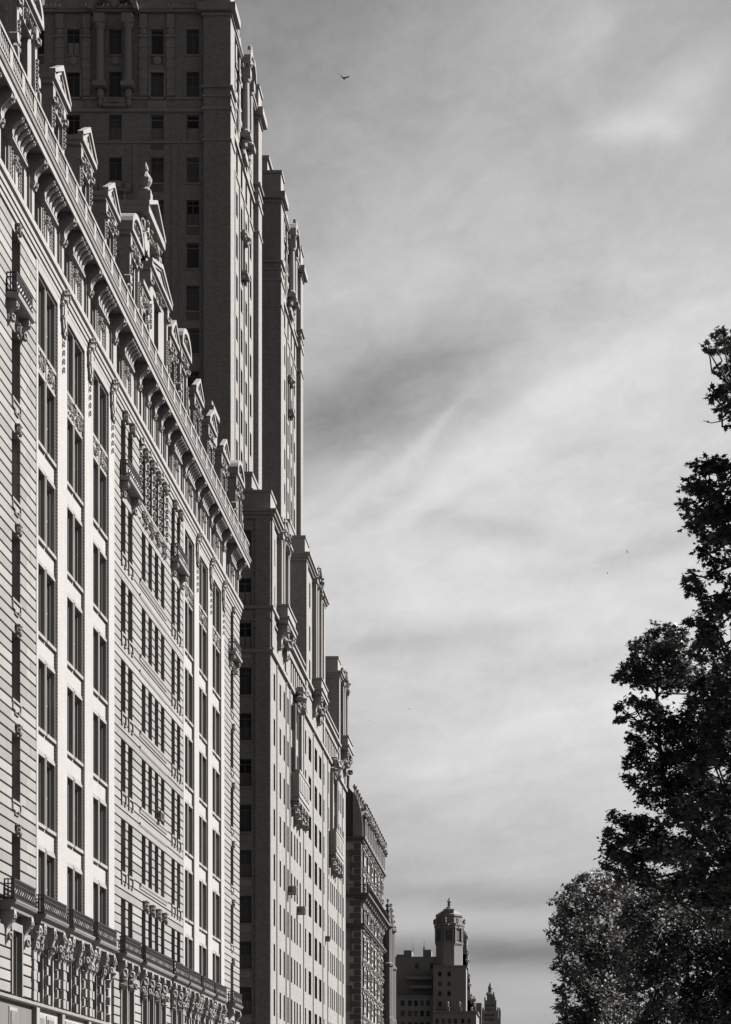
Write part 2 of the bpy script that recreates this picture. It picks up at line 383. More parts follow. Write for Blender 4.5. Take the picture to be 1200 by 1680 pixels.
# ================================================================== ground, road, pavements
def slab(name, x0, x1, y0, y1, z0, z1, m):
    b = MB(); b.box(x0, x1, y0, y1, z0, z1); return struct(part(name, b, m))
slab('ground', -2500, 2500, -300, 6000, -.6, -.12, 'ground')
slab('road', -14.5, 7.5, -60, 1600, -.12, -.10, 'asphalt')
slab('pavement', -20, -14.5, -60, 1600, -.118, .03, 'concrete')
slab('park_pavement', 7.5, 12.5, -60, 1600, -.118, .03, 'concrete')
for yc in (67, 149.2, 229.5): slab('side_street', -400, -20, yc - 8.3, yc + 8.3, -.119, -.098, 'asphalt')
lm = MB()
for i in range(160): lm.box(-3.6, -3.45, i * 9 - 20, i * 9 - 16, -.1, -.096)
struct(part('lane_marking', lm, 'paint'))
# ================================================================== the pale brick apartment house
XA = -20.0
L = thing('apartment_house', 'pale brick and stone apartment house with heavy bracketed cornice and iron balconies', 'apartment building', (-20, 108.6, 0))
YS, YN = 73.0, 140.4
T0, FP = 13.6, 3.82
TOP = [T0 + FP * r for r in range(7)]
BAYS = [(83.6, 87.0), (88.75, 92.2), (93.95, 97.4), (118.5, 121.8), (123.5, 126.9), (128.6, 132.2)]
PIERS = [(83.3, 83.6), (87.0, 88.75), (92.2, 93.95), (97.4, 98.7), (118.0, 118.5), (121.8, 123.5), (126.9, 128.6), (132.2, 133.5)]
PAV = [(73.0, 83.3), (98.7, 118.0), (133.5, 140.4)]
PW = [[(79.45, 80.75)], [(100.3, 101.45), (102.05, 103.2), (105.6, 106.65), (107.4, 108.45), (109.2, 110.25), (111.0, 112.05), (114.2, 115.3), (115.95, 117.05)], [(136.3, 137.6)]]
win = Windows(L, 300)
ops_bay, ops_pav = {}, {0: [], 1: [], 2: []}
RV = .30
wall = MB(); EP = EastP(XA)
rb = random.Random(3)
for bi, (a, b) in enumerate(BAYS):
    w = (b - a - .5) / 2; ops = []
    for r, t in enumerate(TOP):
        bot = max(t - 2.75, 10.95)
        for ya in (a + .1, b - .1 - w):
            ops.append((ya, ya + w, bot, t)); win.add((XA - RV + .02, ya + w / 2, bot), w, t - bot, 'pale', blind=(1 if rb.random() < .42 else None))
    for ya in (a + .1, b - .1 - w): ops.append((ya + .12, ya + w - .12, 7.45, 9.75)); win.add((XA - RV + .02, ya + w / 2, 7.45), w - .24, 2.3, 'sash')
    wall.wall(EP, a, b, 6.0, 38.0, ops, RV, 0, 1); ops_bay[bi] = ops
for k, (a, b) in enumerate(PAV):
    for (ya, yb) in PW[k]:
        for r, t in enumerate(TOP):
            bot = max(t - 6 * FP / 9, 10.95)
            ops_pav[k].append((ya, yb, bot, t)); win.add((XA - RV + .02, (ya + yb) / 2, bot), yb - ya, t - bot, 'sash', blind=(1 if rb.random() < .3 else None))
        ops_pav[k].append((ya + .05, yb - .05, 7.45, 9.75)); win.add((XA - RV + .02, (ya + yb) / 2, 7.45), yb - ya - .1, 2.3, 'sash')
    wall.wall(EP, a, b, 6.0, 38.0, ops_pav[k], RV, 2, 1)
# frieze storey between the string course and the cornice
FRC = [74.9, 80.1] + [(a + b) / 2 for a, b in BAYS[:3]] + [101.75, 115.6] + [(a + b) / 2 for a, b in BAYS[3:]] + [136.95]
FRS = [77.5, 82.7] + [87.9, 93.1, 98.6] + [104.6, 106.95, 108.8, 110.65, 112.7] + [118.3, 122.65, 127.75, 133.0, 139.6]
fops = []
for c in FRC:
    for s in (-1.45, 1.45): fops.append((c + s - .34, c + s + .34, 38.15, 40.0)); win.add((XA - RV + .02, c + s, 38.15), .68, 1.85, 'sash')
for c in (105.8, 107.9, 109.75, 111.7): fops.append((c - .4, c + .4, 38.15, 40.0)); win.add((XA - RV + .02, c, 38.15), .8, 1.85, 'sash')
wall.wall(EP, YS, YN, 38.0, 41.2, fops, RV, 1, 1)
for a, b in PIERS: wall.quad((XA, a, 6), (XA, b, 6), (XA, b, 38), (XA, a, 38), 0)
wall.quad((XA, YS, 0), (XA, YN, 0), (XA, YN, 6), (XA, YS, 6), 1)
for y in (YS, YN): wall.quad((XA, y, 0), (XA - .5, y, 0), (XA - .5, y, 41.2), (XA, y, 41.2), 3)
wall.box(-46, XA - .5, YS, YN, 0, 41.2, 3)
part('wall', wall, ['white_brick', 'trim', 'joint', 'side_brick'], L)
win.build()
# projecting brick piers
for a, b in PIERS:
    m = MB(); m.box(XA + .002, XA + .15, a, b, 11.0, 37.0); part('pier', m, 'white_brick', L)
# toothed edge of the piers: alternate headers stand proud of the shaded return
for a, b in PIERS[1:4] + PIERS[5:]:
    m = MB()
    for i in range(170): m.box(XA + .02, XA + .1, a - .035, a, 11.05 + i * .15, 11.05 + i * .15 + .075)
    part('toothing', m, 'white_brick', L, stuff=True)
# rusticated stone courses, stone by stone
stones = []
for k, (a, b) in enumerate(PAV):
    n = 0
    for i in range(62):
        t0 = T0 - 6 * FP / 9 + i * FP / 9; t1 = t0 + FP / 9 - .055
        if t1 > 37.0: break
        cut = sorted((o[0], o[1]) for o in ops_pav[k] if o[2] < t1 - .05 and o[3] > t0 + .05)
        y = a
        for ca_, cb_ in cut + [(b, b)]:
            if ca_ - y > .05:
                segs = [(y, ca_)]
                if k == 0 and ca_ - y > 2.0: q = y + (ca_ - y) * (.38 if i % 2 else .62); segs = [(y, q), (q, ca_)]
                for s in segs: stones.append((s[0], s[1], t0, t1, k))
            y = cb_
    for i in range(8):   # courses beside the base-storey windows
        t0 = 7.5 + i * .42
        if t0 > 9.9: break
        cut = sorted((o[0] - .25, o[1] + .25) for o in ops_pav[k] if o[2] < 9)
        y = a
        for ca_, cb_ in cut + [(b, b)]:
            if ca_ - y > .05: stones.append((y, ca_, t0, t0 + .365, k))
            y = cb_
stones.sort(key=lambda s: -(s[1] - s[0]) / s[0] ** 3)
rest = MB(); smesh = {}
rs = random.Random(5)
for i, (a, b, t0, t1, k) in enumerate(stones):
    pr = .13 + (.006 if (i * 7) % 3 == 0 else 0); e = .018
    def stone(m, y0, y1, z0, z1, x):
        m.add([(x, y0, z0), (x, y1, z0), (x, y1, z1), (x, y0, z1), (x + pr - e, y0, z0), (x + pr - e, y1, z0), (x + pr - e, y1, z1), (x + pr - e, y0, z1),
               (x + pr, y0 + e * .4, z0 + e), (x + pr, y1 - e * .4, z0 + e), (x + pr, y1 - e * .4, z1 - e), (x + pr, y0 + e * .4, z1 - e)],
              [(0, 4, 5, 1), (1, 5, 6, 2), (2, 6, 7, 3), (3, 7, 4, 0), (4, 8, 9, 5), (5, 9, 10, 6), (6, 10, 11, 7), (7, 11, 8, 4), (8, 11, 10, 9)])
    if i < 300:
        kk = (round(b - a, 3), round(t1 - t0, 3), round(pr, 3))
        if kk not in smesh:
            m = MB(); stone(m, -(b - a) / 2 + .003, (b - a) / 2 - .003, 0, t1 - t0, 0.001); smesh[kk] = mesh_of('stone', m, 'limestone', origin=(0, 0, 0))[0]
        place('stone', smesh[kk], (XA, (a + b) / 2, t0), L)
    else: stone(rest, a, b, t0, t1, XA + .001)
part('stone', rest, 'limestone', L, stuff=True)
# stone frames of the paired windows, sills and linings
for bi, (a, b) in enumerate(BAYS):
    w = (b - a - .5) / 2
    for r, t in enumerate(TOP):
        bot = max(t - 2.75, 10.95); m = MB()
        for ya in (a + .1, b - .1 - w):
            m.box(XA + .001, XA + .05, ya - .09, ya, bot, t + .1); m.box(XA + .001, XA + .05, ya + w, ya + w + .09, bot, t + .1)
            m.box(XA + .001, XA + .07, ya, ya + w, t, t + .12); m.box(XA + .001, XA + .03, ya - .1 + .01, ya + w + .09, t + .1, t + .22)
            m.box(XA - .2, XA + .10, ya - .08, ya + w + .08, bot - .14, bot - .001)
        part('window_surround', m, 'trim', L)
    m = MB(); m.box(XA + .001, XA + .16, a + .02, b - .02, 36.62, 36.98); part('lintel', m, 'trim', L)
    for j, ya in enumerate((a + .1, b - .1 - w)):
        m = MB(); m.box(XA + .001, XA + .035, ya, ya + w, TOP[5] + .24, TOP[6] - 2.9, 0); carve(m, XA + .03, ya + w / 2, (TOP[5] + TOP[6] - 2.66) / 2, w * .92, .66, .09, 16, bi * 2 + j, 0, (.05, .1))
        part('carved_panel', m, 'carved_stone', L)
# window trims of the stone pavilions: keystones, aprons, sill bands
km = MB(); km.box(0, .1, -.16, .16, -.1, .42); carve(km, .08, 0, .2, .5, .6, .16, 6, 3, 0, (.06, .1)); km.lump((.16, 0, .22), (.12, .13, .2))
km.box(0, .16, -.26, .26, .42, .48)
kmesh = mesh_of('keystone', km, 'carved_stone', origin=(0, 0, 0))[0]
am = MB()
for y0, y1, z0, z1 in ((-.62, -.58, -.3, 0), (.58, .62, -.3, 0), (-.58, -.3, -.3, -.26), (.3, .58, -.3, -.26), (-.3, -.26, -.46, -.26), (.26, .3, -.46, -.26), (-.26, .26, -.46, -.42), (-.7, .7, 0, .09)): am.box(0, .045, y0, y1, z0, z1)
amesh = mesh_of('apron', am, 'limestone', origin=(0, 0, 0))[0]
for k in (0, 2):
    c = sum(PW[k][0]) / 2
    for r, t in enumerate(TOP):
        ko = place('keystone', kmesh, (XA + .14, c, t), L); ko.scale = (.75, .75, .75)
        if r not in (0, 6): place('apron', amesh, (XA + .145, c, t - 6 * FP / 9 - .1), L)
am2 = MB()
for y0, y1, z0, z1 in ((-.55, -.47, -.5, 0), (.47, .55, -.5, 0), (-.47, -.2, -.5, -.43), (.2, .47, -.5, -.43), (-.6, .6, 0, .09)): am2.box(0, .06, y0, y1, z0, z1)
am2 = mesh_of('apron', am2, 'limestone', origin=(0, 0, 0))[0]
for j in (0, 1, 6, 7):
    a, b = PW[1][j]
    for r, t in enumerate(TOP):
        if r not in (0, 6): place('apron', am2, (XA + .145, (a + b) / 2, t - 6 * FP / 9 - .1), L)
        if r == 6: place('keystone', kmesh, (XA + .14, (a + b) / 2, t), L)
for r, t in enumerate(TOP):
    if r == 0: continue
    m = MB(); z = t - 6 * FP / 9
    m.prism([(.001, z - .28), (.17, z - .28), (.19, z - .18), (.24, z - .1), (.24, z - .01), (.001, z - .01)], 105.0, 112.6, XA)
    part('sill_band', m, 'trim', L)
    m = MB(); m.prism([(.001, t + .32), (.16, t + .32), (.2, t + .42), (.2, t + .5), (.001, t + .5)], 105.0, 112.6, XA); part('lintel_band', m, 'trim', L)
for j in range(2, 6):
    a, b = PW[1][j]; c = (a + b) / 2
    place('keystone', kmesh, (XA + .14, c, TOP[0]), L); place('keystone', kmesh, (XA + .14, c, TOP[6] - .05), L)
    m = MB(); carve(m, XA + .14, c, TOP[5] + .72, .95, .75, .16, 12, 40 + j, 0, (.06, .13)); part('carved_panel', m, 'carved_stone', L)
for c in (105.1, 107.03, 108.83, 110.63, 112.5):
    m = MB()
    for i in range(9): m.lump((XA + .2, c + (.05 if i % 2 else -.05), 34.2 + i * .31), (.1, .12, .15), 0, 5)
    m.lump((XA + .25, c, 37.0), (.18, .25, .26)); part('garland', m, 'carved_stone', L)
# pendants hung at the tops of the brick piers
pm = MB(); pm.lump((.1, 0, .35), (.16, .34, .3)); pm.lump((.16, -.26, .42), (.15, .13, .14)); pm.lump((.16, .26, .42), (.15, .13, .14)); pm.lump((.2, 0, .55), (.16, .16, .16))
pts = [(0, -1.35), (.2, -1.1), (.38, -.6), (.44, -.1), (.36, .2), (-.36, .2), (-.44, -.1), (-.38, -.6), (-.2, -1.1)]
pm.plate(pts, 0, .1); pm.plate([(y * .62, z * .62 - .12) for y, z in pts], .1, .15)
for y, z in pts: pm.lump((.1, y * .97, z), (.08, .08, .11), 0, 5)
for i, q in enumerate((.11, .09, .1, .1)): pm.lump((.06, 0, -1.6 - i * .36), (.06, q, .15), 0, 5)
pm = mesh_of('pendant', pm, 'carved_stone', origin=(0, 0, 0))[0]
for a, b in PIERS:
    if b - a > 1: place('pendant', pm, (XA + .16, (a + b) / 2, 36.9), L)
# string course
m = MB(); m.prism([(.001, 36.99), (.17, 36.99), (.17, 37.2), (.22, 37.21), (.22, 37.42), (.27, 37.43), (.27, 37.62), (.30, 37.66), (.36, 37.7), (.36, 37.86), (.34, 37.98), (.001, 38.02)], YS - .02, YN + .25, XA)
part('string_course', m, 'trim', L)
# frieze: carved panels under ranks of scrolled brackets, single brackets between
fp = MB(); fp.box(.001, .10, -1.0, 1.0, .1, 1.55)
for i in range(9):
    for s in (-.82, .82): fp.lump((.1, s, .2 + i * .155), (.07, .11, .07), 0, 5)
    for s in (-.5, .5): fp.lump((.1, s, .25 + i * .15), (.07, .1, .08), 0, 5)
fp.box(.1, .15, -.16, .16, .2, 1.3); carve(fp, .12, 0, 1.15, 1.0, .55, .12, 9, 8, 0, (.06, .11))
fp.box(.001, .2, -1.1, 1.1, 1.55, 1.62); fp.box(.001, .3, -1.18, 1.18, 1.62, 1.72)
fpm = mesh_of('frieze_panel', fp, 'carved_stone', origin=(0, 0, 0))[0]
cg = MB(); console(cg, 0, 0, 0, .27, .62, 1.12); cgm = mesh_of('bracket', cg, 'carved_stone', origin=(0, 0, 0))[0]
cs = MB(); console(cs, 0, 0, 0, .46, .66, 1.35); cs.box(.001, .16, -.2, .2, -2.4, -1.35); cs.box(.001, .1, -.33, -.25, -2.4, -.2); cs.box(.001, .1, .25, .33, -2.4, -.2)
csm = mesh_of('bracket', cs, 'carved_stone', origin=(0, 0, 0))[0]
SOF = 40.75
for c in FRC:
    place('frieze_panel', fpm, (XA, c, 38.02), L)
    for i in range(5): place('bracket', cgm, (XA, c + (i - 2) * .46, SOF - .01), L)
for c in FRS: place('bracket', csm, (XA, c, SOF - .01), L)
# cornice
m = MB(); m.prism([(.001, SOF), (.62, SOF), (.62, SOF - .12), (.66, SOF - .2), (.72, SOF - .2), (.72, SOF + .04), (.66, SOF + .05), (.66, SOF + .12), (.76, SOF + .14), (.80, SOF + .24), (.84, SOF + .28), (.84, SOF + .36), (.001, SOF + .42)], YS - .6, YN + .72, XA)
m.box(XA - 2, XA, YN, YN + .7, SOF, SOF + .45); cor = part('cornice', m, 'trim', L)
# roof balustrade in short runs between pedestals
peds = []; y = YS + .1
while y < YN + .3: peds.append(y); y += 1.82
bz = SOF + .36
for i, (a, b) in enumerate(zip(peds, peds[1:])):
    m = MB(); m.box(XA + .52, XA + .80, a - .2, a + .2, bz, bz + .74); m.box(XA + .52, XA + .83, a - .22, b - .2, bz + .74, bz + .86); m.box(XA + .56, XA + .78, a + .2, b - .2, bz, bz + .1)
    bs = part('balustrade', m, 'trim', L); m = MB()
    for j in range(6):
        yy = a + .36 + j * (b - a - .72) / 5; m.lathe(XA + .72, yy, [(.05, bz + .1), (.09, bz + .24), (.09, bz + .36), (.045, bz + .52), (.065, bz + .64), (.065, bz + .74)], 6)
    part('baluster', m, 'trim', bs, stuff=True)
# mansard roof and chimneys
m = MB(); m.prism([(-.05, 41.2), (-.12, 42.5), (-.5, 44.0), (-1.1, 44.9), (-1.3, 45.0), (-10, 45.3), (-25, 45.3), (-25.5, 41.21)], YS, YN, XA); part('mansard_roof', m, 'slate', L)
for yc, zt in ((136.9, 50.0), (113.6, 47.6)):
    m = MB(); m.box(XA - 3.2, XA - 1.0, yc - 1.1, yc + 1.1, 44.5, zt - .7); m.box(XA - 3.35, XA - .85, yc - 1.25, yc + 1.25, zt - .7, zt - .35); m.box(XA - 3.2, XA - 1, yc - 1.1, yc + 1.1, zt - .35, zt); part('chimney', m, 'trim', L)
# dormers
def dormer(c, hw, ze, kind='pediment', zb=41.2, xf=XA + .42, seed=0, dep=1.3):
    d = MB(); dw = hw - .28; wt = ze - 1.25
    d.wall(EastP(xf), c - dw, c + dw, zb, ze - .45, [(c - .62, c + .62, zb + .5, wt)], .3)
    for s in (-1, 1): d.quad((xf, c + s * dw, zb), (xf - dep, c + s * dw, zb), (xf - dep, c + s * dw, ze - .45), (xf, c + s * dw, ze - .45))
    d.box(xf - dep, xf - .32, c - dw + .01, c + dw - .01, zb, ze - .46)
    for s in (-1, 1):   # engaged pilasters with a small scroll above
        d.box(xf + .001, xf + .14, c + s * (dw - .2) - .16, c + s * (dw - .2) + .16, zb, ze - 1.0); d.box(xf + .001, xf + .2, c + s * (dw - .2) - .2, c + s * (dw - .2) + .2, ze - 1.0, ze - .46)
    d.box(xf + .001, xf + .16, c - .72, c + .72, wt, wt + .14)
    D_ = part('dormer', d, 'trim', L)
    f = MB(); h2 = ze - .45
    f.box(xf - dep - .1, xf + .22, c - hw + .08, c + hw - .08, h2, h2 + .16); f.box(xf - dep - .1, xf + .34, c - hw, c + hw, h2 + .16, h2 + .36)
    if kind == 'pediment':
        a = [(c - hw, h2 + .361), (c + hw, h2 + .361), (c, h2 + 1.12)]; f.plate(a, xf - .12, xf + .2)
        for s in (-1, 1):
            f.plate([(c + s * hw, h2 + .37), (c + s * (hw + .05), h2 + .5), (c, h2 + 1.36), (c, h2 + 1.13)][::s], xf + .1, xf + .36)
            f.plate([(c + s * (hw - .3), h2 + .37), (c, h2 + 1.16), (c, h2 + 1.02), (c + s * (hw - .55), h2 + .37)][::-s], xf + .201, xf + .28)
        f.lump((xf + .22, c, h2 + .6), (.07, .26, .14))
    elif kind == 'arch':
        n = 12; o = [(c + hw * math.cos(math.pi * i / n), h2 + .36 + 1.05 * math.sin(math.pi * i / n)) for i in range(n + 1)]; i_ = [(c + (hw - .3) * math.cos(math.pi * i / n), h2 + .36 + .78 * math.sin(math.pi * i / n)) for i in range(n + 1)]
        f.plate(o, xf - dep, xf + .05)
        for q in range(n): f.plate([o[q], o[q + 1], i_[q + 1], i_[q]], xf + .051, xf + .34)
        carve(f, xf + .05, c, h2 + .7, hw * 1.1, .5, .2, 10, seed, 0, (.08, .16))
    sub('pediment', f, 'trim', D_)
    g = MB(); g.mark('carving'); g.box(xf + .141, xf + .17, c - .8, c + .8, wt + .15, wt + .45); carve(g, xf + .14, c, wt + .3, 1.5, .35, .16, 8, seed + 1, 0, (.06, .13))
    for s in (-1, 1):
        g.mark('garland')
        for i in range(5): g.lump((xf + .18, c + s * (dw - .2), zb + 1.6 + i * .26), (.08, .11, .13), 0, 5)
        g.mark('capital'); g.lump((xf + .22, c + s * (dw - .2), ze - 1.0), (.16, .17, .2)); g.mark('rosette'); g.lump((xf - .3, c + s * dw, ze - 1.3), (.2, .1, .2)); g.mark('rosette'); g.lump((xf - .3, c + s * dw, ze - 1.75), (.17, .08, .17))
        if kind != 'pediment':
            g.mark('scroll'); g.lump((xf + .1, c + s * (dw + .12), zb + 1.3), (.2, .2, .5)); g.cyl((xf - .1, c + s * (dw + .1) , zb + .7), (xf + .22, c + s * (dw + .1), zb + .7), .3, None, 10)
            g.cyl((xf - .1, c + s * (dw + .05), zb + 1.95), (xf + .22, c + s * (dw + .05), zb + 1.95), .2, None, 10)
    pieces(g, 'carved_stone', D_)
    fm, pm_, bm, _ = window_meshes(1.24, round(wt - zb - .5, 2), 'sash')
    w_ = place('window', fm, (xf - .28, c, zb + .5), D_); q = MB(); q.box(xf - .32, xf - .295, c - .6, c + .6, zb + .52, wt - .02); sub('pane', q, 'glass', D_)
    return D_
for i, (a, b) in enumerate(BAYS): dormer((a + b) / 2, 1.42, 44.75, 'pediment', seed=i * 3)
dormer(80.1, 1.9, 45.6, 'arch', seed=31); dormer(101.5, 1.5, 45.7, 'arch', seed=35); dormer(115.7, 1.5, 45.7, 'arch', seed=38); dormer(136.95, 1.6, 45.4, 'arch', seed=44)
# the tall two-stage centre gable
dormer(103.9, 1.1, 44.3, 'none', seed=50); dormer(112.0, 1.3, 44.9, 'pediment', seed=52)
g1 = dormer(107.6, 2.9, 46.0, 'pediment', seed=55, xf=XA + .5)
g2 = MB(); c = 107.1; x = XA + .3
g2.wall(EastP(x), c - 2.0, c + 2.0, 46.4, 48.4, [(c - .6, c + .6, 46.8, 48.1)], .3); g2.box(x - 2.2, x - .31, c - 2, c + 2, 46.0, 48.4)
for s in (-2, 2): g2.quad((x, c + s, 46.4), (x - .4, c + s, 46.4), (x - .4, c + s, 48.4), (x, c + s, 48.4))
g2.box(x - .29, x - .25, c - .6, c + .6, 46.8, 48.1)
for s in (-1, 1): g2.box(x + .001, x + .18, c + s * 1.5 - .25, c + s * 1.5 + .25, 46.5, 48.4)
g2.box(x - 2.3, x + .35, c - 2.3, c + 2.3, 48.4, 48.75); g2.plate([(c - 2.3, 48.75), (c + 2.3, 48.75), (c, 49.8)], x - 2.2, x + .05)
for s in (-1, 1): g2.plate([(c + s * 2.3, 48.76), (c + s * 2.38, 48.95), (c, 50.0), (c, 49.8)][::s], x - 2.2, x + .38)
carve(g2, x, c, 47.6, 3.6, 1.2, .3, 16, 61, 0, (.1, .2))
for s in (-1, 1): g2.cyl((x - .2, c + s * 2.3, 46.9), (x + .2, c + s * 2.3, 46.9), .45, None, 12); g2.lump((x, c + s * 2.25, 47.7), (.2, .2, .5))
G = part('gable', g2, 'trim', L)
m = MB(); m.box(x - .35, x + .25, c - 1.35, c - .75, 49.35, 49.9); m.lathe(x - .05, c - 1.05, [(.28, 49.9), (.3, 50.0), (.16, 50.15), (.3, 50.4), (.33, 50.6), (.2, 50.8), (.1, 50.95), (.15, 51.05), (.13, 51.2), (.02, 51.45)], 10); sub('finial', m, 'trim', G)
# balconies ------------------------------------------------------------------
def railing(y0, y1, z, p, h=.8):
    r = MB(); xs = XA + p
    r.box(xs - .05, xs, y0, y1, z + h - .05, z + h); r.box(xs - .05, xs, y0, y1, z + .06, z + .1); r.box(xs - .045, xs - .005, y0, y1, z + h - .22, z + h - .19)
    for yy in (y0, y1 - .04):
        for zz in (z + h - .05, z + .06, z + h - .22): r.box(XA + .15, xs - .05, yy, yy + .04, zz, zz + .045)
    n = max(2, int((y1 - y0) / .14))
    for i in range(n + 1):
        y = y0 + (y1 - y0) * i / n; r.box(xs - .045, xs - .01, y - .024, y + .024, z + .0, z + h)
    for i in range(1, int(p / .13)):
        x_ = XA + p - i * .13
        for yy in (y0 + .02, y1 - .02): r.box(x_ - .022, x_ + .022, yy - .018, yy + .018, z, z + h)
    k = max(1, int((y1 - y0) / .3))
    for i in range(k):
        y = y0 + (i + .5) * (y1 - y0) / k
        for zz, q in ((z + .34, .11),):
            for a in range(8):
                t, t2 = a * math.pi / 4, (a + 1) * math.pi / 4
                r.cyl((xs - .025, y + q * math.cos(t), zz + q * math.sin(t)), (xs - .025, y + q * math.cos(t2), zz + q * math.sin(t2)), .022, None, 4)
    return r
def stone_balcony(y0, y1, z, p, n_con, h_con=1.0, base=False, seed=0):
    s = MB(); th = .34 if base else .2
    if base: s.prism([(.001, z - .36), (p - .22, z - .36), (p - .18, z - .2), (p - .06, z - .14), (p, z - .04), (p, z), (.001, z)], y0, y1, XA)
    else: s.prism([(.001, z - .2), (p - .1, z - .2), (p - .02, z - .14), (p, z - .06), (p, z), (.001, z)], y0, y1, XA)
    B_ = part('balcony', s, 'limestone' if base else 'trim', L)
    sub('railing', railing(y0 + .08, y1 - .08, z, p - .08), 'iron', B_)
    for i in range(n_con):
        y = y0 + .35 + (y1 - y0 - .7) * (i / (n_con - 1) if n_con > 1 else .5)
        q = MB(); console(q, XA, y, z - th - .01, .32, p * .78, h_con); q.lump((XA + p * .5, y, z - th - h_con * .8), (.12, .13, .2)); sub('console', q, 'carved_stone', B_)
    return B_
for a, b in ((78.55, 81.15), (100.05, 103.45), (113.95, 117.3), (135.4, 138.4)): stone_balcony(a, b, 33.7, .62, 2, .8)
BB = [(78.2, 81.6)] + [(83.2, 87.3), (88.45, 92.5), (93.65, 97.7), (99.7, 103.7), (104.9, 112.7), (113.7, 117.6), (118.2, 122.1), (123.2, 127.2), (128.3, 132.4), (135.2, 138.8)]
for i, (a, b) in enumerate(BB): stone_balcony(a, b, 10.9, .56 if i not in (0, 10) else .62, 2 if i in (0, 10) else (5 if i == 5 else 3), 1.25 if i in (0, 4, 5, 6, 10) else .9, True, i)
# base storey: banded piers, carved brackets, sill course and grille panels
for bi, (a, b) in enumerate(BAYS):
    w = (b - a - .5) / 2
    cols = [(a - .85, .5, 1), (a - .12, .3, 0), ((a + b) / 2, .34, 0), (b + .12, .3, 0)]
    for (c, wd, big) in cols:
        m = MB()
        for i in range(6):
            z0 = 7.45 + i * .4; pr = .2 if i % 2 == 0 else .13; ww = wd if i % 2 == 0 else wd * .78
            m.box(XA + .001, XA + (.24 if big else pr), c - ww / 2, c + ww / 2, z0, z0 + .36)
        part('banded_pier', m, 'limestone', L)
        m = MB(); m.box(XA + .001, XA + .22, c - wd * .5, c + wd * .5, 9.86, 10.4); m.prism([(.22, 10.4), (.46, 10.4), (.44, 10.1), (.34, 9.8), (.3, 9.5), (.22, 9.3)], c - wd * .4, c + wd * .4, XA); m.lump((XA + .42, c, 10.2), (.12, wd * .4, .16)); m.lump((XA + .32, c, 9.6), (.1, wd * .34, .2)); carve(m, XA + .3, c, 9.9, wd * 1.1, .7, .14, 3, int(c * 7), 0, (.05, .09))
        part('carved_bracket', m, 'carved_stone', L)
for k in range(3):
    for a, b in PW[k]:
        m = MB()
        for q0, q1 in ((a - .2, a - .06), (b + .06, b + .2)): m.box(XA + .001, XA + .2, q0, q1, 7.45, 9.9)
        m.box(XA + .001, XA + .18, a - .2, b + .2, 9.9, 10.2); part('window_surround', m, 'limestone', L)
        if k == 1:
            m = MB(); m.lump((XA + .3, a - .2, 9.7), (.22, .17, .6)); m.lump((XA + .34, a - .2, 9.95), (.22, .22, .3)); carve(m, XA + .24, a - .2, 9.6, .4, 1.0, .2, 4, int(a * 3), 0, (.06, .11)); part('carved_bracket', m, 'carved_stone', L)
m = MB(); m.prism([(.001, 7.22), (.14, 7.22), (.2, 7.28), (.2, 7.38), (.12, 7.42), (.001, 7.44)], YS - .02, YN + .02, XA); m.prism([(.001, 5.7), (.25, 5.7), (.34, 5.85), (.34, 5.95), (.001, 6.02)], YS - .02, YN + .02, XA); part('sill_course', m, 'limestone', L)
for i, c in enumerate([80.1] + [q for a, b in BAYS for q in ((a * 3 + b) / 4, (a + b * 3) / 4)]):
    m = MB(); m.box(XA + .001, XA + .04, c - .62, c + .62, 6.2, 7.0)
    for j in range(9): m.box(XA + .04, XA + .09, c - .5 + j * .12, c - .43 + j * .12, 6.35, 6.85)
    part('grille_panel', m, 'limestone', L)
for y in [83.4, 87.9, 93.1, 98.5, 104.4, 113.2, 118.2, 122.7, 127.8, 133.4]:
    m = MB(); m.box(XA + .001, XA + .2, y - .25, y + .25, 6.05, 7.2); part('base_pier', m, 'limestone', L)
# air conditioners stuck out of windows
def air_conditioner(loc, label, w=.68, h=.46, d=.5, south=False, group='window air conditioners'):
    m = MB(); x, y, z = loc
    m.box(x - .15, x + d, y - w / 2, y + w / 2, z, z + h)
    t = thing('air_conditioner', label, 'air conditioner', loc, group); part('casing', m, 'metal', t)
    g = MB()
    for i in range(6): g.box(x + d + .001, x + d + .015, y - w / 2 + .05, y + w / 2 - .05, z + .05 + i * (h - .1) / 6, z + .05 + i * (h - .1) / 6 + .035)
    for i in range(4): g.box(x + .1 + i * .09, x + .15 + i * .09, y - w / 2 - .012, y - w / 2 - .001, z + .1, z + h - .1)
    part('louvre', g, 'iron', t); b = MB(); b.box(x, x + d * .9, y - .03, y + .03, z - .06, z - .001); part('support', b, 'iron', t)
air_conditioner((XA - .05, 109.72, TOP[2] - 2.5), 'grey air conditioner in the middle of four windows of the pale bracketed house')
# ================================================================== the twin-towered house
XB = -20.0
R = thing('twin_tower_house', 'tan brick apartment house with two tall towers and corner piers beyond the side street', 'apartment building', (-20, 189, 0))
win = Windows(R, 300)
RB = random.Random(11)
B0, B1 = 158.0, 220.0
KT = [37.75 - 3.44 * k for k in range(9)]
ECOL = [160.2, 163.9, 166.5, 169.0, 171.5, 173.7, 175.5, 177.7, 181.9, 185.35, 190.4, 194.25, 197.6, 202.0, 204.2, 206.0, 207.9, 210.2, 212.6, 214.6, 217.4]
ops = []
for t in KT:
    for c in ECOL:
        w2 = 1.08 if c in (185.35, 190.4, 194.25) else .48
        ops.append((c - w2, c + w2, t - 2.05, t)); win.add((XB - .24, c, t - 2.05), 2 * w2, 2.05, 'sash' if w2 < 1 else 'casement')
for c in [171.2 + 1.45 * i for i in range(7)] + [199.0 + 1.5 * i for i in range(8)]:
    ops.append((c - .35, c + .35, 39.5, 41.2)); win.add((XB - .24, c, 39.5), .7, 1.7)
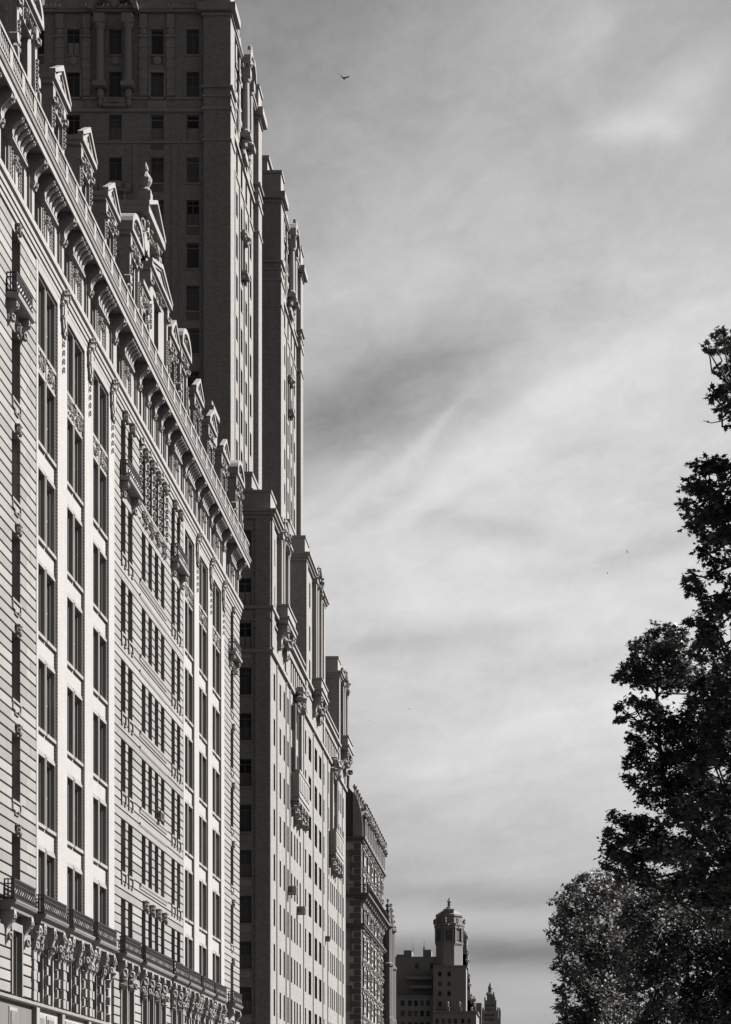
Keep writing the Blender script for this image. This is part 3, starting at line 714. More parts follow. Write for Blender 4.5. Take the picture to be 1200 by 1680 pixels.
m = MB(); m.wall(EastP(XB), B0, B1, 0, 42.4, ops, .26, 0, 1)
SCOL = [-21.95, -25.9, -30.0, -34.0, -38.0]; sops = []
for t in [48.1, 44.5, 41.15] + KT:
    for c in SCOL[:3]:
        sops.append((c - .5, c + .5, t - 2.05, t)); win.add((c, B0 + .22, t - 2.05), 1.0, 2.05, 'casement', True, 2 if RB.random() < .6 else None)
m.wall(SouthP(B0), -46, XB, 0, 49.2, sops, .24)
m.box(-46, XB - .5, B0 + .5, B1, 0, 42.3)
# end blocks and centre block
def eblock(y0, y1, z0, z1, cols, tops, w=.9, h=2.05, X=XB, xin=-24.5):
    o = []
    for t in tops:
        for c in cols: o.append((c - w / 2, c + w / 2, t - h, t)); win.add((X - .24, c, t - h), w, h)
    m.wall(EastP(X), y0, y1, z0, z1, o, .26, 0, 1)
    m.box(xin, X - .5, y0 + .5, y1, z0 - .1, z1 - .01)
    m.quad((X, y1, z0), (X - .6, y1, z0), (X - .6, y1, z1), (X, y1, z1))
eblock(158, 168, 42.4, 49.2, [160.2, 163.2, 166.2], [48.1, 44.5])
so_ = []
for t in (51.2, 47.6, 44.6): pass
m.quad((XB, 181.5, 42.4), (XB - 6, 181.5, 42.4), (XB - 6, 181.5, 52.6), (XB, 181.5, 52.6))
eblock(181.5, 197.7, 42.4, 52.6, [183.3, 185.2, 188.4, 190.8, 194.0, 195.9], [51.4, 47.6, 44.6], 1.0, 2.2)
m.wall(SouthP(211.7), -28, XB, 42.4, 49.2, [(-22.4, -21.2, 44.6, 47.2)], .3); win.add((-21.8, 211.98, 44.6), 1.2, 2.6, 'casement', True)
eblock(211.7, 220, 42.4, 49.2, [213.4, 216.0, 218.5], [48.1, 44.5])
m.box(-22.4, -21.9, 211.99, 212.2, 44.6, 47.2) if False else None
part('wall', m, ['tan_brick', 'reveal_shade'], R)
# stepped roof storeys between blocks and towers
for (x0, x1, y0, y1, z0, z1) in ((-44, -22.0, 160.5, 219.5, 42.3, 49.0), (-44, -22.0, 162.2, 171.8, 49.0, 53.6), (-40, -22.2, 206, 217.5, 49.0, 53.2), (-40, -21.6, 183.5, 195.5, 52.5, 56.3)):
    s = MB(); s.box(x0, x1, y0, y1, z0 + .01, z1); s.box(x0 - .1, x1 + .12, y0 - .12, y1 + .12, z1 - 1.3, z1 - 1.05); s.box(x0 - .1, x1 + .08, y0 - .08, y1 + .08, z1, z1 + .25)
    o_ = part('roof_storey', s, 'tan_brick', R)
for (y0, y1, z) in ((168.6, 172, 42.4),):
    pass
# parapets and cornices of the blocks
def ring(x0, x1, y0, y1, z0, z1, p): b = MB(); b.box(x0, x1 + p, y0 - p, y1 + p, z0, z1); return b
for (y0, y1, zt) in ((158, 168, 49.2), (181.5, 197.7, 52.6), (211.7, 220, 49.2)):
    b = ring(-46 if y0 == 158 else -24.5, XB, y0, y1, zt, zt + .22, .34); b.box(-46 if y0 == 158 else -24.5, XB + .48, y0 - .48, y1 + .48, zt + .221, zt + .42)
    b.box(-46 if y0 == 158 else -24.5, XB + .18, y0 - .18, y1 + .18, zt - .25, zt - .001)
    part('cornice', b, 'tan_trim', R)
    for (ya, yb) in ((y0 + .02, y0 + 3.1), (y1 - 3.1, y1 - .02)):
        b = MB(); b.box(XB - 2.6, XB - .02, ya, yb, zt + .43, zt + 1.75); b.box(XB - 2.68, XB + .06, ya - .06, yb + .06, zt + 1.75, zt + 1.95); part('parapet_pier', b, 'tan_trim', R)
    b = MB(); b.box(XB - .35, XB - .1, y0 + 3.2, y1 - 3.2, zt + .43, zt + 1.2); b.box(XB - .4, XB - .05, y0 + 3.15, y1 - 3.15, zt + 1.2, zt + 1.36); part('parapet', b, 'tan_trim', R)
    # corner piers of each block, carved bay between
    b = MB()
    for (ya, yb) in ((y0 + .0, y0 + 1.3), (y1 - 1.3, y1)): b.box(XB + .002, XB + .12, ya + .02, yb - .02, 39.4, zt - .26)
    part('corner_pier', b, 'tan_brick', R)
    c = (y0 + y1) / 2 + (1.2 if y0 == 158 else 0)
    b = MB()
    for s in (-1, 1): b.box(XB + .002, XB + .38, c + s * 2.1 - .3, c + s * 2.1 + .3, 42.9, zt - .6); b.box(XB + .002, XB + .5, c + s * 2.1 - .42, c + s * 2.1 + .42, zt - .6, zt - .26); b.lathe(XB + .35, c + s * 1.5, [(.2, 43.0), (.2, zt - 1.2), (.28, zt - .7)], 8)
    carve(b, XB + .2, c, zt - .2, 3.4, 1.5, .5, 14, int(y0), 0, (.12, .3)); b.lump((XB + .4, c, zt + .9), (.3, .4, .7)); b.lump((XB + .3, c - 1.6, zt + .3), (.35, .3, .4)); b.lump((XB + .3, c + 1.6, zt + .3), (.35, .3, .4))
    part('ornate_bay', b, 'tan_trim', R)
    b = MB(); b.box(XB + .002, XB + .9, c - 2.7, c + 2.7, 42.0, 42.35); b.box(XB + .002, XB + 1.02, c - 2.85, c + 2.85, 42.35, 42.5); b.box(XB + .002, XB + .86, c - 2.6, c + 2.6, 42.51, 43.3); b.box(XB + .002, XB + .96, c - 2.7, c + 2.7, 43.3, 43.45)
    for s in (-1, 1): console(b, XB + .002, c + s * 1.9, 41.98, .8, .8, 1.9); b.lump((XB + .5, c + s * 1.2, 41.2), (.4, .4, .5))
    part('balcony', b, 'tan_trim', R)
for (zz, h, p) in ((38.85, .28, .2), (42.15, .24, .24), (41.3, .12, .12), (42.9, .0, 0)):
    if h: part('string_course', ring(-46, XB, B0, B1, zz, zz + h, p), 'tan_trim', R)
# terrace parapets between the blocks
for (ya, yb) in ((168.4, 181.2), (198.0, 211.4)):
    b = MB(); b.box(XB - .4, XB - .05, ya, yb, 42.4, 43.1); b.box(XB - .46, XB + .1, ya, yb, 43.1, 43.26)
    part('parapet', b, 'tan_trim', R)
# thin brick piers running up the street front
for y in (161.6, 167.55, 170.2, 180.2, 187.9, 196.4, 201.0, 211.4, 216.0):
    b = MB(); b.box(XB + .002, XB + .075, y - .16, y + .16, 6, 38.84); part('pier', b, 'tan_brick', R)
b = MB(); b.box(XB - 1.15, XB - .02, B0 - .13, B0 - .001, 0, 49.0); part('corner_pier', b, 'tan_brick', R)
b = MB(); b.box(-24.2, -23.9, B0 - .1, B0 - .001, 0, 49.0); part('pier', b, 'tan_brick', R)
for t in KT + [41.15, 44.5, 48.1]:
    b = MB(); b.box(-22.55, -21.35, B0 - .08, B0 - .001, t - 2.2, t - 2.06); part('sill', b, 'tan_brick', R)
    if RB.random() < .6: b = MB(); b.box(-22.4, -21.5, B0 - .05, B0 - .001, t - 2.72, t - 2.22); part('vent_grille', b, 'metal', R)
# stone balconies on scrolled brackets, crests over the window groups
for (ya, yb, zt) in ((170.4, 178.0, 32.3), (202.0, 209.4, 32.3)):
    c = (ya + yb) / 2; b = MB(); b.box(XB + .002, XB + .72, ya, yb, zt - 2.5, zt - 2.2); b.box(XB + .002, XB + .8, ya - .1, yb + .1, zt - 2.2, zt - 2.0)
    b.box(XB + .5, XB + .74, ya + .02, yb - .02, zt - 2.0, zt - .2); b.box(XB + .45, XB + .8, ya - .04, yb + .04, zt - .2, zt)
    for q in (ya + .03, yb - .25): b.box(XB + .002, XB + .5, q, q + .22, zt - 2.0, zt - .21)
    for i in range(5): b.box(XB + .741, XB + .8, ya + .4 + i * 1.45, ya + 1.4 + i * 1.45, zt - 1.7, zt - .5)
    B_ = part('balcony', b, 'tan_trim', R)
    for i in range(4):
        q = MB(); y = ya + .6 + i * (yb - ya - 1.2) / 3; console(q, XB, y, zt - 2.52, .55, .7, 1.2 + (.5 if i in (1, 2) else 0)); q.lump((XB + .45, y, zt - 3.5), (.35, .4, .5)); carve(q, XB + .2, y, zt - 3.4, 1.0, 1.0, .5, 4, i, 0, (.12, .22)); sub('console', q, 'tan_trim', B_)
    b = MB(); b.box(XB + .002, XB + .5, c - 2.2, c + 2.2, 36.9, 37.2) if False else None
    carve(b, XB + .15, c, 38.6, 3.6, 1.7, .6, 14, int(c), 0, (.18, .34)); b.lump((XB + .75, c - .4, 39.0), (.35, .7, .5)); b.lump((XB + .85, c + .9, 39.4), (.25, .4, .3)); b.lump((XB + .4, c - 1.5, 37.7), (.3, .25, .6)); part('crest', b, 'tan_trim', R)
    for yy in (c - 2.2, c + 2.2):
        b = MB(); b.box(XB + .002, XB + .3, yy - .14, yy + .14, zt - .1, 38.0); part('pilaster', b, 'tan_trim', R)
# ------------------------------------------------------------------ the towers
def tower(y0, name_y):
    y1 = y0 + 18.4; xc = -32.6; xe = -23.6; xf = -24.05; yf = y0 + .42
    tops = [88.2 - 3.31 * k for k in range(14)]
    b = MB(); oS, oE = [], []
    yc = (y0 + y1) / 2
    for k, t in enumerate(tops):
        for dxw in (-6, -3.25, 0, 3.25, 6):
            oS.append((xc + dxw - .5, xc + dxw + .5, t - 1.95, t)); win.add((xc + dxw, yf + .2, t - 1.95), 1.0, 1.95, RB.choice(('casement', 'casement', 'transom')), True, 2 if RB.random() < .28 else None)
        for dyw in (-5.4, -2.7, 0, 2.7, 5.4):
            oE.append((yc + dyw - .5, yc + dyw + .5, t - 1.95, t)); win.add((xf - .2, yc + dyw, t - 1.95), 1.0, 1.95, 'casement')
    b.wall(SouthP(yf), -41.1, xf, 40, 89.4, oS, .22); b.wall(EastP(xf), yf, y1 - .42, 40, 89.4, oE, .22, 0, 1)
    b.box(-41.1, xf - .3, yf + .3, y1 - .42, 40, 89.3)
    T = part('tower', b, ['tan_brick', 'reveal_shade'], R)
    P = MB()
    for x0, x1 in ((-41.6, -39.4), (xe - 2.1, xe)):
        for q0, q1 in ((y0, y0 + 2.1), (y1 - 2.1, y1)): P.mark('corner_pier'); P.box(x0, x1, q0, q1, 40, 89.3)
    pieces(P, 'tan_brick', T)
    bd = MB()   # string courses, wrapped round piers and walls
    for z, h, p in ((81.75, .26, .16), (82.75, .16, .1), (79.35, .14, .09), (83.45, .14, -1), (60.6, .0, 0)):
        if not h: continue
        if p > 0: bd.box(-41.1, xf + p, yf - p, y1 - .42 + p, z, z + h)
        for x0, x1 in ((-41.6, -39.4), (xe - 2.1, xe)):
            for q0, q1 in ((y0, y0 + 2.1), (y1 - 2.1, y1)): bd.box(x0 - abs(p) * .1 - .08, x1 + .08 + abs(p) * .1, q0 - .08 - abs(p) * .1, q1 + .08 + abs(p) * .1, z - .003, z + h + .003)
    sub('string_course', bd, 'tan_trim', T)
    # thin pilaster strips between the window columns
    ps = MB()
    for dxw in (-4.6, -1.6, 1.6, 4.6): ps.mark('pilaster'); ps.box(xc + dxw - .22, xc + dxw + .22, yf - .09, yf - .001, 42, 79.3)
    for dyw in (-4.0, -1.35, 1.35, 4.0): ps.mark('pilaster'); ps.box(xf + .001, xf + .09, yc + dyw - .2, yc + dyw + .2, 42, 79.3)
    pieces(ps, 'tan_brick', T)
    cn = MB()
    for x0, x1, q0, q1, e in ((-41.1, xf, yf, y1 - .42, 0),): cn.box(x0, x1 + .3, q0 - .3, q1 + .3, 89.42, 89.62); cn.box(x0, x1 + .42, q0 - .42, q1 + .42, 89.63, 89.82)
    for x0, x1 in ((-41.6, -39.4), (xe - 2.1, xe)):
        for q0, q1 in ((y0, y0 + 2.1), (y1 - 2.1, y1)):
            cn.box(x0 - .12, x1 + .12, q0 - .12, q1 + .12, 89.0, 89.25); cn.box(x0 - .42, x1 + .42, q0 - .42, q1 + .42, 89.31, 89.9); cn.box(x0 + .02, x1 - .02, q0 + .02, q1 - .02, 89.9, 91.7); cn.box(x0 - .1, x1 + .1, q0 - .1, q1 + .1, 91.7, 91.95)
    sub('cornice', cn, 'tan_trim', T)
    bl = MB(); bl.box(xf - .5, xf - .15, y0 + 2.2, y1 - 2.2, 90.85, 91.05); bl.box(-39.3, xe - 2.2, yf + .15, yf + .5, 90.85, 91.05)
    i = 0
    while -39.2 + i * .34 < xe - 2.3: bl.lathe(-39.1 + i * .34, yf + .32, [(.06, 89.82), (.12, 90.1), (.05, 90.5), (.09, 90.85)], 6); bl.lathe(xf - .32, y0 + 2.3 + i * .34, [(.06, 89.82), (.12, 90.1), (.05, 90.5), (.09, 90.85)], 6); i += 1
    sub('balustrade', bl, 'tan_trim', T, stuff=True)
    # columned centre with broken pediment, flanking pilasters, medallions: on the south and east faces
    og = MB()
    for face in 'SE':
        def bx(u0, u1, d0, d1, z0, z1):
            if face == 'S': og.box(xc + u0, xc + u1, yf - d1, yf - d0, z0, z1)
            else: og.box(xf + d0, xf + d1, yc + u0, yc + u1, z0, z1)
        def lt(u, d, prof, n=10):
            if face == 'S': og.lathe(xc + u, yf - d, prof, n)
            else: og.lathe(xf + d, yc + u, prof, n)
        def lp(u, d, z, r):
            if face == 'S': og.lump((xc + u, yf - d, z), (r[1], r[0], r[2]), 0, 8)
            else: og.lump((xf + d, yc + u, z), r, 0, 8)
        for s in (-1, 1):
            og.mark('column'); lt(s * 1.08, .5, [(.42, 83.75), (.42, 83.95), (.31, 84.1), (.3, 86.0), (.27, 87.9), (.36, 88.0), (.42, 88.3)]); bx(s * 1.08 - .42, s * 1.08 + .42, .001, .92, 88.3, 89.0); bx(s * 1.08 - .5, s * 1.08 + .5, .001, .95, 83.4, 83.75)
            og.mark('console'); lp(s * 1.08, .35, 83.0, (.35, .32, .5)); lp(s * 1.08, .25, 82.4, (.25, .25, .35))
            og.mark('pediment')
            pts = [(s * .35, 90.5), (s * .8, 90.75), (s * 1.4, 90.45), (s * 1.8, 89.9), (s * 1.95, 89.3), (s * 1.6, 89.3), (s * 1.35, 89.85), (s * .9, 90.25), (s * .4, 90.1)]
            if face == 'S': og.plate_s([(xc + a, z) for a, z in pts], yf - 1.0, yf - .05)
            else: og.plate([(yc + a, z) for a, z in pts], xf + .05, xf + 1.0)
            lp(s * .45, .7, 90.3, (.4, .25, .3))
            for c in (3.25,):
                for q in (-1.05, 1.05):
                    og.mark('pilaster')
                    u = s * c + q; bx(u - .3, u + .3, .001, .13, 83.0, 87.5)
                    for j in range(5): bx(u - .33, u + .33, .131, .17, 83.5 + j * .8, 84.0 + j * .8)
                    bx(u - .36, u + .36, .001, .24, 87.5, 87.7); lp(u, .15, 87.95, (.14, .36, .3)); bx(u - .3, u + .3, .001, .2, 88.2, 89.3)
                og.mark('pediment')
                pts = [(s * c - 1.4, 89.55), (s * c + 1.4, 89.55), (s * c, 90.5)]
                if face == 'S': og.plate_s([(xc + a, z) for a, z in pts], yf - .36, yf + .2)
                else: og.plate([(yc + a, z) for a, z in pts], xf - .2, xf + .36)
                lt2 = 85.75; og.mark('medallion'); lp(s * c, .06, lt2, (.12, .38, .38))
                og.mark('window_surround'); bx(s * c - .75, s * c + .75, .001, .12, 81.0 + .95, 82.6); bx(s * c - .68, s * c + .68, .001, .1, 84.82, 85.0)
                for q in (-.6, .6): bx(s * c + q - .08, s * c + q + .08, .001, .1, 82.8, 84.8)
        og.mark('balcony'); bx(-.9, .9, .001, .45, 82.05, 82.25); bx(-.85, .85, .3, .42, 82.3, 82.72); og.mark('medallion'); lp(0, .06, 85.75, (.14, .4, .4)); og.mark('cartouche'); lp(0, .6, 90.4, (.35, .5, .9)); lp(0, .7, 91.2, (.25, .3, .4))
        zt = tops[4]; og.mark('window_surround')   # the pedimented window lower down
        for s in (-1, 1): bx(s * .75 - .12, s * .75 + .12, .001, .2, zt - 2.1, zt + .5); lp(s * .85, .25, zt + .75, (.3, .3, .35)); lp(s * .7, .2, zt - 2.4, (.2, .2, .4))
        bx(-1.15, 1.15, .001, .45, zt + .55, zt + .75); bx(-.95, .95, .001, .6, zt - 2.35, zt - 2.15); lp(0, .4, zt + 1.0, (.4, .7, .4)); lp(-1.0, .35, zt + .9, (.3, .3, .25)); lp(1.0, .35, zt + .9, (.3, .3, .25))
    pieces(og, 'tan_trim', T)
    # set-back top storey with scrolled buttress carving
    tp = MB(); tp.box(-38.5, -25.2, y0 + 2.6, y1 - 2.6, 89.6, 94.2); tp.box(-38.7, -25.0, y0 + 2.4, y1 - 2.4, 94.2, 94.5); tp.box(-38.6, -25.1, y0 + 2.5, y1 - 2.5, 92.6, 92.8)
    for i in range(9):
        yy = y0 + 4.5 + i * 1.1; tp.lump((-24.9, yy, 93.3 - (i % 3) * .5), (.5, .5, .9)); tp.lump((-24.7, yy + .3, 91.2), (.45, .4, .9))
    sub('top_storey', tp, 'tan_trim', T)
    sc_ = MB()
    for k, t in enumerate(tops):
        for dxw in (-6, -3.25, 0, 3.25, 6): sc_.mark('sill'); sc_.box(xc + dxw - .58, xc + dxw + .58, yf - .07, yf - .001, t - 2.1, t - 1.96); sc_.box(xc + dxw - .56, xc + dxw + .56, yf - .02, yf - .001, t + .001, t + .22)
    pieces(sc_, 'tan_brick', T)
    vg = MB()
    for k, t in enumerate(tops):
        for dxw in (-6, -3.25, 3.25, 6):
            if RB.random() < .45: vg.mark('vent_grille'); vg.box(xc + dxw - .48, xc + dxw + .48, yf - .03, yf - .001, t - 2.68, t - 2.12)
    pieces(vg, 'frame', T)
    if name_y: q = MB(); q.box(xc - .32, xc + .32, yf - .5, yf - .2, 82.3, 82.72); sub('notice_panel', q, 'blind', T)
    return T
tower(162.0, True); tower(194.0, False)
win.build()
air_conditioner((XB - .05, 169.0, KT[4] - 2.0), 'grey air conditioner highest on the sunny tan front below the first stone balcony', .95, .62, .75)
air_conditioner((XB - .05, 175.5, KT[4] - 2.0 - .9), 'grey air conditioner a few windows further along the sunny tan front', .95, .62, .75)
air_conditioner((XB - .05, 199.0, KT[5] + .6), 'small dark air conditioner furthest along the sunny tan front', .7, .45, .5)
# ================================================================== mansarded house with carved front
K = thing('mansard_house', 'dark red brick house with quoined end, carved front and tall slate mansard', 'apartment building', (-20, 255, 0))
win = Windows(K, 300); Y0, Y1 = 239.0, 272.0; XK = -20.0
ops = []; surr = MB()
ktops = [35.6, 32.6, 28.9, 25.6, 22.3, 19.0, 15.7, 12.4, 9.1]
kcols = [Y0 + 2.9 + i * 5.45 for i in range(6)]
for t in ktops:
    for c in kcols:
        ops.append((c - 1.25, c + 1.25, t - 2.3, t)); win.add((XK - .25, c, t - 2.3), 2.5, 2.3, 'casement')
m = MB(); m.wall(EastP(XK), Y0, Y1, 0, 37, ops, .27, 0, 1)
m.wall(SouthP(Y0), -40, XK, 0, 37, [(-22.3, -21.0, z - 3.0, z) for z in (35.4, 27, 20, 13)], .5); m.box(-40, XK - .6, Y0 + .6, Y1, 0, 37)
for z in (35.4, 27, 20, 13): m.box(-22.3, -21.0, Y0 + .5, Y0 + .52, z - 3, z)
part('wall', m, ['red_brick', 'reveal_shade'], K); win.build()
rq = random.Random(9)
for t in ktops:
    for i, c in enumerate(kcols):
        s = MB()
        s.box(XK + .001, XK + .09, c - 1.5, c - 1.26, t - 2.3, t + .1); s.box(XK + .001, XK + .09, c + 1.26, c + 1.5, t - 2.3, t + .1); s.box(XK + .001, XK + .2, c - 1.6, c + 1.6, t + .1, t + .35); s.box(XK + .001, XK + .16, c - 1.6, c + 1.6, t - 2.5, t - 2.31)
        carve(s, XK + .05, c, t + .6, 3.4, .6, .25, 7, i + int(t * 3), 0, (.1, .22)); carve(s, XK + .02, c + 2.7, t - .9, .8, 2.0, .2, 5, i + int(t * 5), 0, (.1, .22))
        if rq.random() < .5: s.lump((XK + .3, c, t + .5), (.25, .25, .4))
        part('window_surround', s, 'carved_stone', K)
for x, w in ((-20.02, 0),):
    z = 1.0; i = 0
    while z < 36.2:
        b = MB(); wd = 1.25 if i % 2 else .75; b.box(XK - wd, XK + .06, Y0 - .06, Y0 + (.75 if i % 2 else 1.2), z, z + .62); part('quoin', b, 'brown_stone', K); z += .72; i += 1
for (z, h, p, q) in ((36.4, .5, .35, .55), (30.0, .45, .7, 1.0), (26.7, .35, .4, .55), (37.0, .0, 0, 0)):
    if not h: continue
    b = MB(); b.box(-40, XK + p, Y0 - p, Y1 + p, z, z + h * .55); b.box(-40, XK + q, Y0 - q, Y1 + q, z + h * .55 + .001, z + h)
    part('cornice', b, 'brown_stone', K)
for i in range(13):
    b = MB(); console(b, XK, Y0 + .6 + i * 2.65, 29.98, .5, .65, 1.0, leaf=False); b.lump((XK + .2, Y0 + 1.9 + i * 2.6, 29.3), (.2, .4, .3)); part('bracket', b, 'carved_stone', K)
b = MB(); b.box(XK + .9, XK + .95, Y0 - .9, Y1, 31.35, 31.42); b.box(-40, XK + .9, Y0 - .95, Y0 - .9, 31.35, 31.42)
for i in range(60): b.box(XK + .9, XK + .94, Y0 - .9 + i * .56, Y0 - .87 + i * .56, 30.45, 31.35)
for i in range(30): b.box(XK + .9 - i * .4, XK + .93 - i * .4, Y0 - .94, Y0 - .9, 30.45, 31.35)
part('railing', b, 'iron', K)
b = MB(); b.prism([(.15, 36.91), (.12, 38.2), (-.02, 39.6), (-.35, 40.9), (-.85, 42.0), (-1.5, 42.7), (-2.3, 43.0), (-12, 43.2), (-20, 36.91)], Y0 + .3, Y1 - .2, XK); part('mansard_roof', b, 'slate', K)
for i in range(13):
    if i == 0:
        b = MB(); b.prism([(.26, 36.91), (.24, 38.2), (.1, 39.6), (-.23, 40.9), (-.73, 42.0), (-.9, 42.0), (-.9, 36.91)], Y0 + .02, Y0 + .28, XK); part('gable_rim', b, 'carved_stone', K)
    b = MB()
    c = Y0 + 1.9 + (i % 13) * 2.5
    b.box(XK - 1.2, XK + .45, c - .7, c + .7, 36.95, 39.4); b.plate([(c - .95, 39.4), (c + .95, 39.4), (c, 40.5)], XK - 1.6, XK + .6); b.box(XK + .451, XK + .47, c - .4, c + .4, 37.3, 39.0, 1)
    b.lump((XK + .5, c, 40.6), (.3, .28, .6)); b.lump((XK + .5, c - .8, 39.6), (.25, .2, .4)); b.lump((XK + .5, c + .8, 39.6), (.25, .2, .4)); carve(b, XK + .45, c, 39.5, 1.6, .9, .35, 4, 70 + i, 0, (.1, .2))
    dm_ = part('dormer', b, ['carved_stone', 'glass'], K)
    b = MB(); b.lathe(XK - .8, c, [(.12, 42.0), (.12, 42.6), (.25, 42.8), (.3, 43.0), (.1, 43.3)], 6); part('finial', b, 'carved_stone', K)
b = MB(); b.box(-22.6, -21.4, Y0 + .6, Y0 + 2, 42.3, 43.6); b.lump((-21.9, Y0 + 1, 43.8), (.7, .5, .5)); b.lump((-21.3, Y0 + 1.2, 44.5), (.4, .3, .35)); part('chimney', b, 'brown_stone', K)
# ================================================================== gothic church turret
CH = thing('church', 'dark gothic church tower with crocketed pinnacles between mansard house and far tower', 'church', (-22, 290, 0))
b = MB(); b.box(-24.6, -20.4, 284, 290.5, 0, 31.0); b.box(-24.8, -20.2, 283.8, 290.7, 26.0, 26.3); b.box(-24.75, -20.25, 283.85, 290.65, 31.0, 31.3); b.box(-24.8, -20.2, 283.8, 290.7, 21.4, 21.6); part('tower', b, 'brown_stone', CH)
b = MB(); b.box(-42, -24.7, 285, 305, 0, 17); b.add([(-42, 285, 17), (-24.7, 285, 17), (-33, 285, 26), (-42, 305, 17), (-24.7, 305, 17), (-33, 305, 26)], [(0, 1, 2), (3, 5, 4), (0, 2, 5, 3), (1, 4, 5, 2)]); part('nave', b, 'brown_stone', CH)
for (x, y, ht) in ((-20.1, 284.2, 34.9), (-20.1, 290.4, 35.0), (-24.6, 284.2, 34.9), (-24.6, 290.4, 34.9)):
    b = MB(); b.lathe(x, y, [(.8, 0), (.8, 19), (.72, 19.2), (.72, 26), (.85, 26.1), (.85, 26.4), (.6, 26.6), (.6, 31.2), (.85, 31.4), (.85, 31.7), (.48, 31.8), (.42, 33.0), (.02, ht)], 8)
    P_ = part('pinnacle', b, 'brown_stone', CH); q = MB()
    for j in range(4):
        for a in range(4):
            t = a * math.pi / 2 + .4; rr = .62 - j * .13; q.lump((x + rr * math.cos(t), y + rr * math.sin(t), 32.0 + j * .75), (.17, .17, .2))
    q.lump((x, y, ht + .05), (.22, .22, .28)); q.lump((x, y, ht - .5), (.26, .26, .14)); sub('crocket', q, 'brown_stone', P_)
for x in (-21.5, -23.3):
    b = MB(); b.box(x - .5, x + .5, 283.7, 283.99, 22, 25.6); b.plate_s([(x - .5, 25.6), (x + .5, 25.6), (x, 26.4)], 283.7, 283.99); part('louvred_opening', b, 'slate', CH)
for y in (285.9, 287.3, 288.7):
    b = MB(); b.box(-20.39, -20.25, y - .2, y + .2, 10, 30.5); part('shaft', b, 'brown_stone', CH)
# ================================================================== far house with the octagonal tower
Bf = thing('octagon_tower_house', 'distant dark apartment house topped by an eight-sided tower with finial', 'apartment building', (-30, 730, 0))
YB = 720.0
def fx(px): return (px - VX) * YB / F
def fz(py): return EYE + (VY - py) * YB / F
m = MB(); wb = Windows(Bf, 300)
def fblock(px0, px1, py, dep, cols=(), rows=(), y=YB, w=1.3, h=2.0, z0=0):
    o = []
    for r in rows:
        for c in cols: o.append((fx(c) - w / 2, fx(c) + w / 2, fz(r) - h, fz(r))); wb.add((fx(c), y + .22, fz(r) - h), w, h, 'far', True)
    x0, x1, zt = fx(px0), fx(px1), fz(py)
    m.wall(SouthP(y), x0, x1, z0, zt, o, .25); m.box(x0, x1 - .001, y + .3, y + dep, z0, zt - .01); m.quad((x1, y, z0), (x1, y + .35, z0), (x1, y + .35, zt), (x1, y, zt))
rows = [1640, 1657, 1676]
fblock(560, 717, 1635, 40, [660, 672, 682, 692, 702], rows, YB + 3)
fblock(560, 716, 1566, 30, [682, 707], [1577], YB + 8, z0=40)
fblock(590, 712, 1607, 30, [677, 689, 706], [1610], YB + 5.5, z0=40) if False else None
fblock(711, 765, 1586, 26, [722, 737], [1594, 1610, 1626, 1643], YB, 1.2, 1.7)
fblock(711, 782, 1662, 36, [718, 728, 738, 748, 760, 770], [1672], YB - 2.5, 1.2, 1.7)
fblock(660, 673, 1555, 10, (), (), YB + 9, z0=50); fblock(692, 705, 1554, 10, (), (), YB + 9, z0=50); fblock(648, 660, 1562, 10, (), (), YB + 9, z0=50)
part('wall', m, 'far_brick', Bf); wb.build()
for (a, b_, py, y, q) in ((560, 717, 1635, YB + 3, .5), (711, 765, 1586, YB, .5), (711, 782, 1662, YB - 2.5, .6)):
    b = MB(); b.box(fx(a), fx(b_) + q, y - q, y + 24, fz(py), fz(py) + .5); part('cornice', b, 'far_brick', Bf)
for py, a, b_ in ((1605, 665, 708), (1620, 672, 708)):
    b = MB(); b.box(fx(a), fx(b_), YB + 4.5, YB + 8, fz(py), fz(py) + 1.0); part('terrace', b, 'far_brick', Bf)
b = MB()
for px in (714, 736, 755, 779): b.box(fx(px) - .5, fx(px) + .5, YB - 3, YB - 2, fz(1662), fz(1652)); b.lump((fx(px), YB - 2.5, fz(1650)), (.6, .6, 1.4))
part('roof_finial', b, 'far_brick', Bf)
ox = fx(735.7); oy = YB + 9; 
def octo(r, prof): 
    b = MB(); c0 = math.cos(math.pi / 8); b.lathe(ox, oy, [(r * k / c0, z) for k, z in prof], 8); return b
rr = (fx(757.5) - fx(714)) / 2
b = octo(rr, [(1.0, fz(1588)), (1.0, fz(1549)), (1.03, fz(1548)), (1.03, fz(1545)), (.98, fz(1544)), (.98, fz(1517)), (1.04, fz(1516)), (1.06, fz(1512)), (.96, fz(1511)), (.96, fz(1501)), (1.02, fz(1500)), (1.02, fz(1497)), (.95, fz(1496)), (.14, fz(1484.5))]); TW = part('octagonal_tower', b, 'far_brick', Bf)
b = MB(); b.lathe(ox, oy, [(1.3, fz(1488)), (1.2, fz(1484)), (.65, fz(1483)), (.65, fz(1475)), (.9, fz(1474)), (.5, fz(1472)), (.1, fz(1467))], 8); sub('finial', b, 'far_brick', TW)
b = MB(); b.box(ox - 1.7, ox + 1.7, oy - rr * .9, oy - rr * .4, fz(1499), fz(1489.5)); b.box(ox - 1.9, ox + 1.9, oy - rr * .95, oy - rr * .35, fz(1489.5), fz(1488.7)); sub('parapet_block', b, 'far_brick', TW)
